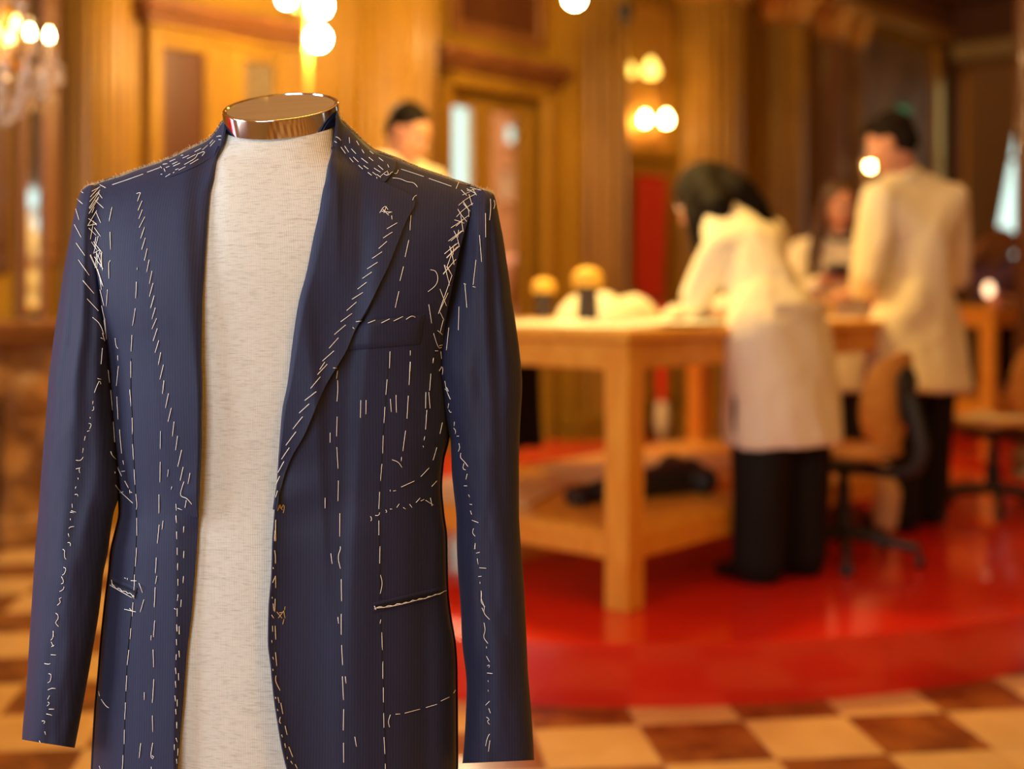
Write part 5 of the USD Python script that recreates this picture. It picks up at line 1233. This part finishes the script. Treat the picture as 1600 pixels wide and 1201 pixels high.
# right collar and shoulder
thread("""R: 125,460 160,470 195,510;110,520 140,540;305,470 312,545;405,515 435,570;195,598 258,685;245,585 300,668;335,622 397,688;475,630 505,680;580,650 630,688;310,740 360,798;362,732 430,798;470,748 555,812;570,735 628,782;705,740 762,785;432,843 488,892;500,848 563,892;695,845 762,902;640,880 725,935;558,938 608,977;620,935 675,975;680,965 730,1005;720,995 800,925 820,920;770,960 830,985 880,925 890,930;820,830 838,870;675,1012 690,1012;800,980 835,965 820,930;910,950 945,960 962,905""", 'collar_stitching')
thread("""R: 1000,893 1305,993;885,1012 985,1018 1090,1068 1150,1068 1195,1095 1220,1135
S: 75,65 340,157;430,105 395,185""")
thread("""S: 455,200 520,265;470,260 560,220;425,380 520,300 630,245;480,360 560,450;475,330 500,365 545,430 545,515;400,515 480,430 595,355;415,425 460,500 520,570;375,550 440,570 490,590;335,645 440,575 540,500;395,625 470,560;450,500 480,690;545,250 585,380;520,185 620,240;525,210 640,190;560,170 690,205;590,190 635,260;370,680 410,760 435,870;305,800 460,680;335,800 480,670;425,670 415,760;320,860 350,950 370,1080;260,950 390,835;285,1000 430,860;365,870 360,960;340,960 290,1100;255,1080 290,1200;245,1190 385,1020;295,1100 345,1200
B: 1178,465 1265,395;1190,490 1260,420;1210,420 1240,530;1180,535 1210,665;1170,590 1250,500;1190,545 1225,600;1225,600 1140,840;1150,685 1190,790;1200,710 1140,840;1150,830 1175,880;1170,880 1150,960;1135,945 1165,970;1110,962 1140,1060 1160,1050;1145,1040 1165,1035;1120,1072 1138,1072;1155,1075 1160,1120;1110,1115 1107,1148;1160,1170 1145,1200""", 'armhole_stitching')
# right sleeve head
thread("""S: 798,305 803,420 788,555;740,475 742,755;670,730 695,1045;840,320 855,370 838,420
B: 1375,503 1357,660;1305,650 1318,802;1298,652 1312,658;1268,795 1265,942;1205,927 1190,1068;1355,670 1372,675""")
# right chest
thread("""B: 1090,565 1125,570 1140,620 1125,665 1075,702;1080,782 1098,900""")
thread("""B: 1003,100 985,110 980,130;968,225 962,318;955,380 932,485;922,545 900,635;893,700 870,803""")
thread("""B: 625,890 660,885;700,898 745,880;783,898 835,872;860,886 918,857;938,876 975,850 995,862;605,925 615,935""")
thread("""B: 818,310 882,272;795,367 852,330;767,433 818,388;726,495 788,453;695,560 760,518;665,620 723,580;635,686 692,643;600,750 668,707;567,820 628,767;530,890 600,838;490,970 560,910;457,1055 515,990;415,1136 487,1072
D: 385,100 445,35;342,186 402,114;305,262 376,207;270,340 333,283;230,440 292,362;187,542 250,457;160,628 208,557;137,713 175,642;127,783 148,735;122,868 135,825;398,70 430,22""")
thread("""B: 773,210 805,160 825,190;780,200 850,205;800,210 815,170;820,215 845,205;848,228 850,250;790,185 830,225""", 'buttonhole_mark')
# right body
thread("""D: 483,58 505,60;510,75 503,125;510,135 512,200 506,268;507,362 504,485;505,553 513,687;515,762 513,890;524,967 523,1112;463,463 463,525;432,870 432,935
T: 810,450 815,475 785,550 812,665;720,518 732,618
G: 533,18 535,155;533,235 533,365;512,255 516,295;535,430 542,555;540,625 547,772;558,625 563,668;548,830 546,962;547,1040 548,1163;618,1003 628,1063""")
thread("""B: 838,1075 834,1180
D: 820,130 812,225;806,302 800,403;795,480 792,592;787,658 778,765;773,832 768,940;768,1012 768,1103;655,260 653,370;688,260 687,347;840,252 846,333;875,228 878,337
T: 1192,450 1190,615;1195,725 1218,800 1195,905
G: 775,295 780,270;786,350 790,460;793,532 793,640;796,695 797,787;798,855 800,945;800,1005 806,1110;808,1170 810,1230""")
thread("""B: 965,1070 965,1100;965,1140 963,1200
D: 963,20 957,165;952,232 944,375;935,450 918,577;910,615 908,640;850,632 890,645 912,680""")
thread("""D: 1107,0 1105,28;1093,95 1085,200;1062,210 1060,310;1080,210 1088,310;1068,322 1060,443;1055,487 1050,510;1045,550 1053,552;1165,400 1150,470;1130,555 1107,635;1082,683 1030,738;990,765 907,803;875,825 858,827;838,825 845,826;1098,800 1130,765""")
thread("""D: 715,985 725,1000 718,1015;745,980 770,982 772,960;810,945 820,955 812,962;838,940 850,940;880,930 895,908;920,930 935,940;960,910 975,930;1000,900 1025,872;1030,890 1050,880;1060,885 1108,915;1090,870 1100,920""", 'waist_tufts')
thread("""G: 840,865 825,910 835,942;872,862 900,860;930,855 1025,830;1062,820 1130,800;1155,780 1208,755;1235,730 1247,710""")
thread("""G: 740,185 750,210;740,205 775,185 800,200 830,178 860,190 885,165 915,180 930,158 960,168 975,145 1005,155 1020,135 1060,145 1075,122 1100,128 1120,110 1150,115 1170,95 1190,90;745,200 790,195 840,190 890,178 950,165 1000,150 1060,138 1110,120 1170,100""", 'pocket_stitching')
thread("""L: 825,650 830,680 845,725;825,690 850,700 870,745 900,720 930,770 960,750 985,790 1010,770 1040,830 1050,795 1020,800 1045,830;810,700 880,740 950,780 1020,820""", 'pocket_stitching')
# right front edge and its golden marks
thread("""T: 190,195 188,260 190,400;182,300 178,400;180,490 188,545 188,615;165,660 170,665;188,735 160,800;188,740 190,850;155,945 155,955;185,955 180,1080;165,1000 172,1070;150,1110 170,1140
G: 103,310 105,345;120,310 124,395;98,400 100,415;122,475 130,560;105,505 110,520;105,580 108,590;125,620 120,655 150,712;137,755 145,790;122,755 124,765;155,790 168,860;133,830 137,840;152,880 145,910 155,920;182,935 195,990;160,990 165,1005;180,1045 185,1070;205,1065 230,1128;195,1135 198,1142;218,1155 228,1172;245,1175 258,1200""", m=mat('cream_thread', (0.78, 0.64, 0.44), 0.7, sheen=.3))
for s in ("T: 205,110 235,30 240,110 265,35 275,80 262,130;215,60 255,100;230,50 215,100", "T: 200,1080 250,1140;215,1140 270,1070;265,1070 280,1140;280,1030 275,1060;270,1150 258,1200;225,1090 260,1085"):
    thread(s, 'button_mark', M_THREADG, label='golden thread mark where a button will go')
# tufts down both sleeves
thread("""C: 632,130 610,125;590,213 608,165 625,130 630,160;582,265 580,285;585,300 588,322 575,325;563,370 570,372;555,405 575,408 560,440;545,455 560,450;533,485 528,512;520,560 517,588;520,615 505,640 475,635;475,690 510,680 490,690 500,715;488,750 488,755;475,800 472,812;468,850 485,845 487,860;450,908 452,932;445,950 475,960
L: 430,0 465,5;430,70 440,78;415,155 430,140 467,138;410,205 418,235;405,292 435,290 430,325;358,355 365,365 390,370 370,375 378,450 390,452;365,530 395,540 370,600 353,605;345,618 368,660 362,688 343,688;370,715 365,745 328,762;345,820 315,835 345,860 305,895;290,970 315,985 315,1030 280,1060 318,1100;265,1140 270,1200
E: 335,345 330,390 318,400;320,410 335,440;340,430 322,440;318,490 350,492;278,545 312,552 315,545;305,608 322,610 315,660 300,665;300,710 325,698 348,702;298,770 310,745;295,810 312,795 300,785;305,830 340,830;290,860 318,865 325,870;262,905 285,900 275,920;280,970 285,990;245,1027 255,1045""", 'sleeve_tufts')
thread("""D: 1145,75 1170,45 1165,100;1180,140 1190,200 1215,255;1190,180 1210,210 1180,190;1205,280 1200,310;1205,320 1215,340 1222,335;1240,395 1238,420;1235,435 1250,450 1245,470;1255,485 1268,485;1268,530 1275,555 1265,580;1280,590 1275,620 1300,640 1325,675;1300,655 1290,690 1310,695;1320,720 1312,755;1300,795 1320,795;1328,850 1335,865;1335,910 1350,912;1340,950 1348,975;1350,1010 1390,1025;1360,1060 1350,1090 1370,1110;1370,1155 1365,1190
U: 1000,545 1000,600;1010,640 1045,630;1020,690 1028,745;1040,780 1105,785;1030,865 1060,862;1045,925 1055,930;1055,1000 1065,1040 1050,1110 1095,1155;1065,1165 1080,1200
G: 1408,95 1405,140 1430,190 1420,230 1460,270;1425,290 1435,340 1418,380 1450,420;1440,445 1445,452;1440,500 1460,535;1445,560 1465,550 1455,570;1445,605 1478,607;1450,655 1455,660;1450,715 1455,720;1460,780 1435,805;1455,825 1465,855;1440,880 1465,895 1440,905 1460,925;1460,985 1445,1010 1435,1060;1462,1025 1453,1095""", 'sleeve_tufts')
# dart seams, a black line between the white stitches
def seam(pts):
    obj('dart_seam', stitch(pts, .00040, .0001), M_THREADD, jk, smooth=True)
seam([(608, 552), (603, 620), (598, 690), (593, 770), (592, 830), (594, 880), (594.5, 938)])
seam([(594.5, 960), (597, 1020), (600, 1100), (604, 1240)])
seam([(205, 560), (204, 610), (207, 660), (208, 700), (211, 760), (213, 800), (213, 850), (208, 905)])
seam([(208, 938), (205, 960), (199, 1020), (196, 1090), (191, 1240)])
# wool and thread fuzz along the shoulders, coloured pale gold to carry the rim light
def fuzz(n, seed):
    g = np.random.default_rng(seed); P, cnt = [], []
    for _ in range(n):
        x = g.uniform(128, 348) if g.random() < .45 else g.uniform(528, 778)
        y = float(lerp(x, SHL)) if x < 757 else float(np.interp(x, [757, 765, 772, 778], [297, 299, 305, 328]))
        y += g.uniform(-.5, 2.5); L = g.uniform(.0012, .0042) * (1.6 if g.random() < .06 else 1)
        p = surf(x, y, .002); d = unit([g.normal() * .8, g.normal() * .5, 1]); b = g.normal(size=3) * .6
        P += [p, p + d * L * .5, p + d * L + b * L * .3]; cnt.append(3)
    c = UsdGeom.BasisCurves.Define(stage, free(str(jk.GetPath()), 'rimlit_wool_fuzz'))
    c.CreateTypeAttr('linear'); c.CreatePointsAttr(Vt.Vec3fArray.FromNumpy(np.array(P, np.float32))); c.CreateCurveVertexCountsAttr(cnt)
    c.CreateWidthsAttr(Vt.FloatArray([0.00028])); c.SetWidthsInterpolation('constant')
    UsdShade.MaterialBindingAPI.Apply(c.GetPrim()).Bind(M_FUZZ); tag(c, kind='stuff')
fuzz(4500, 5)
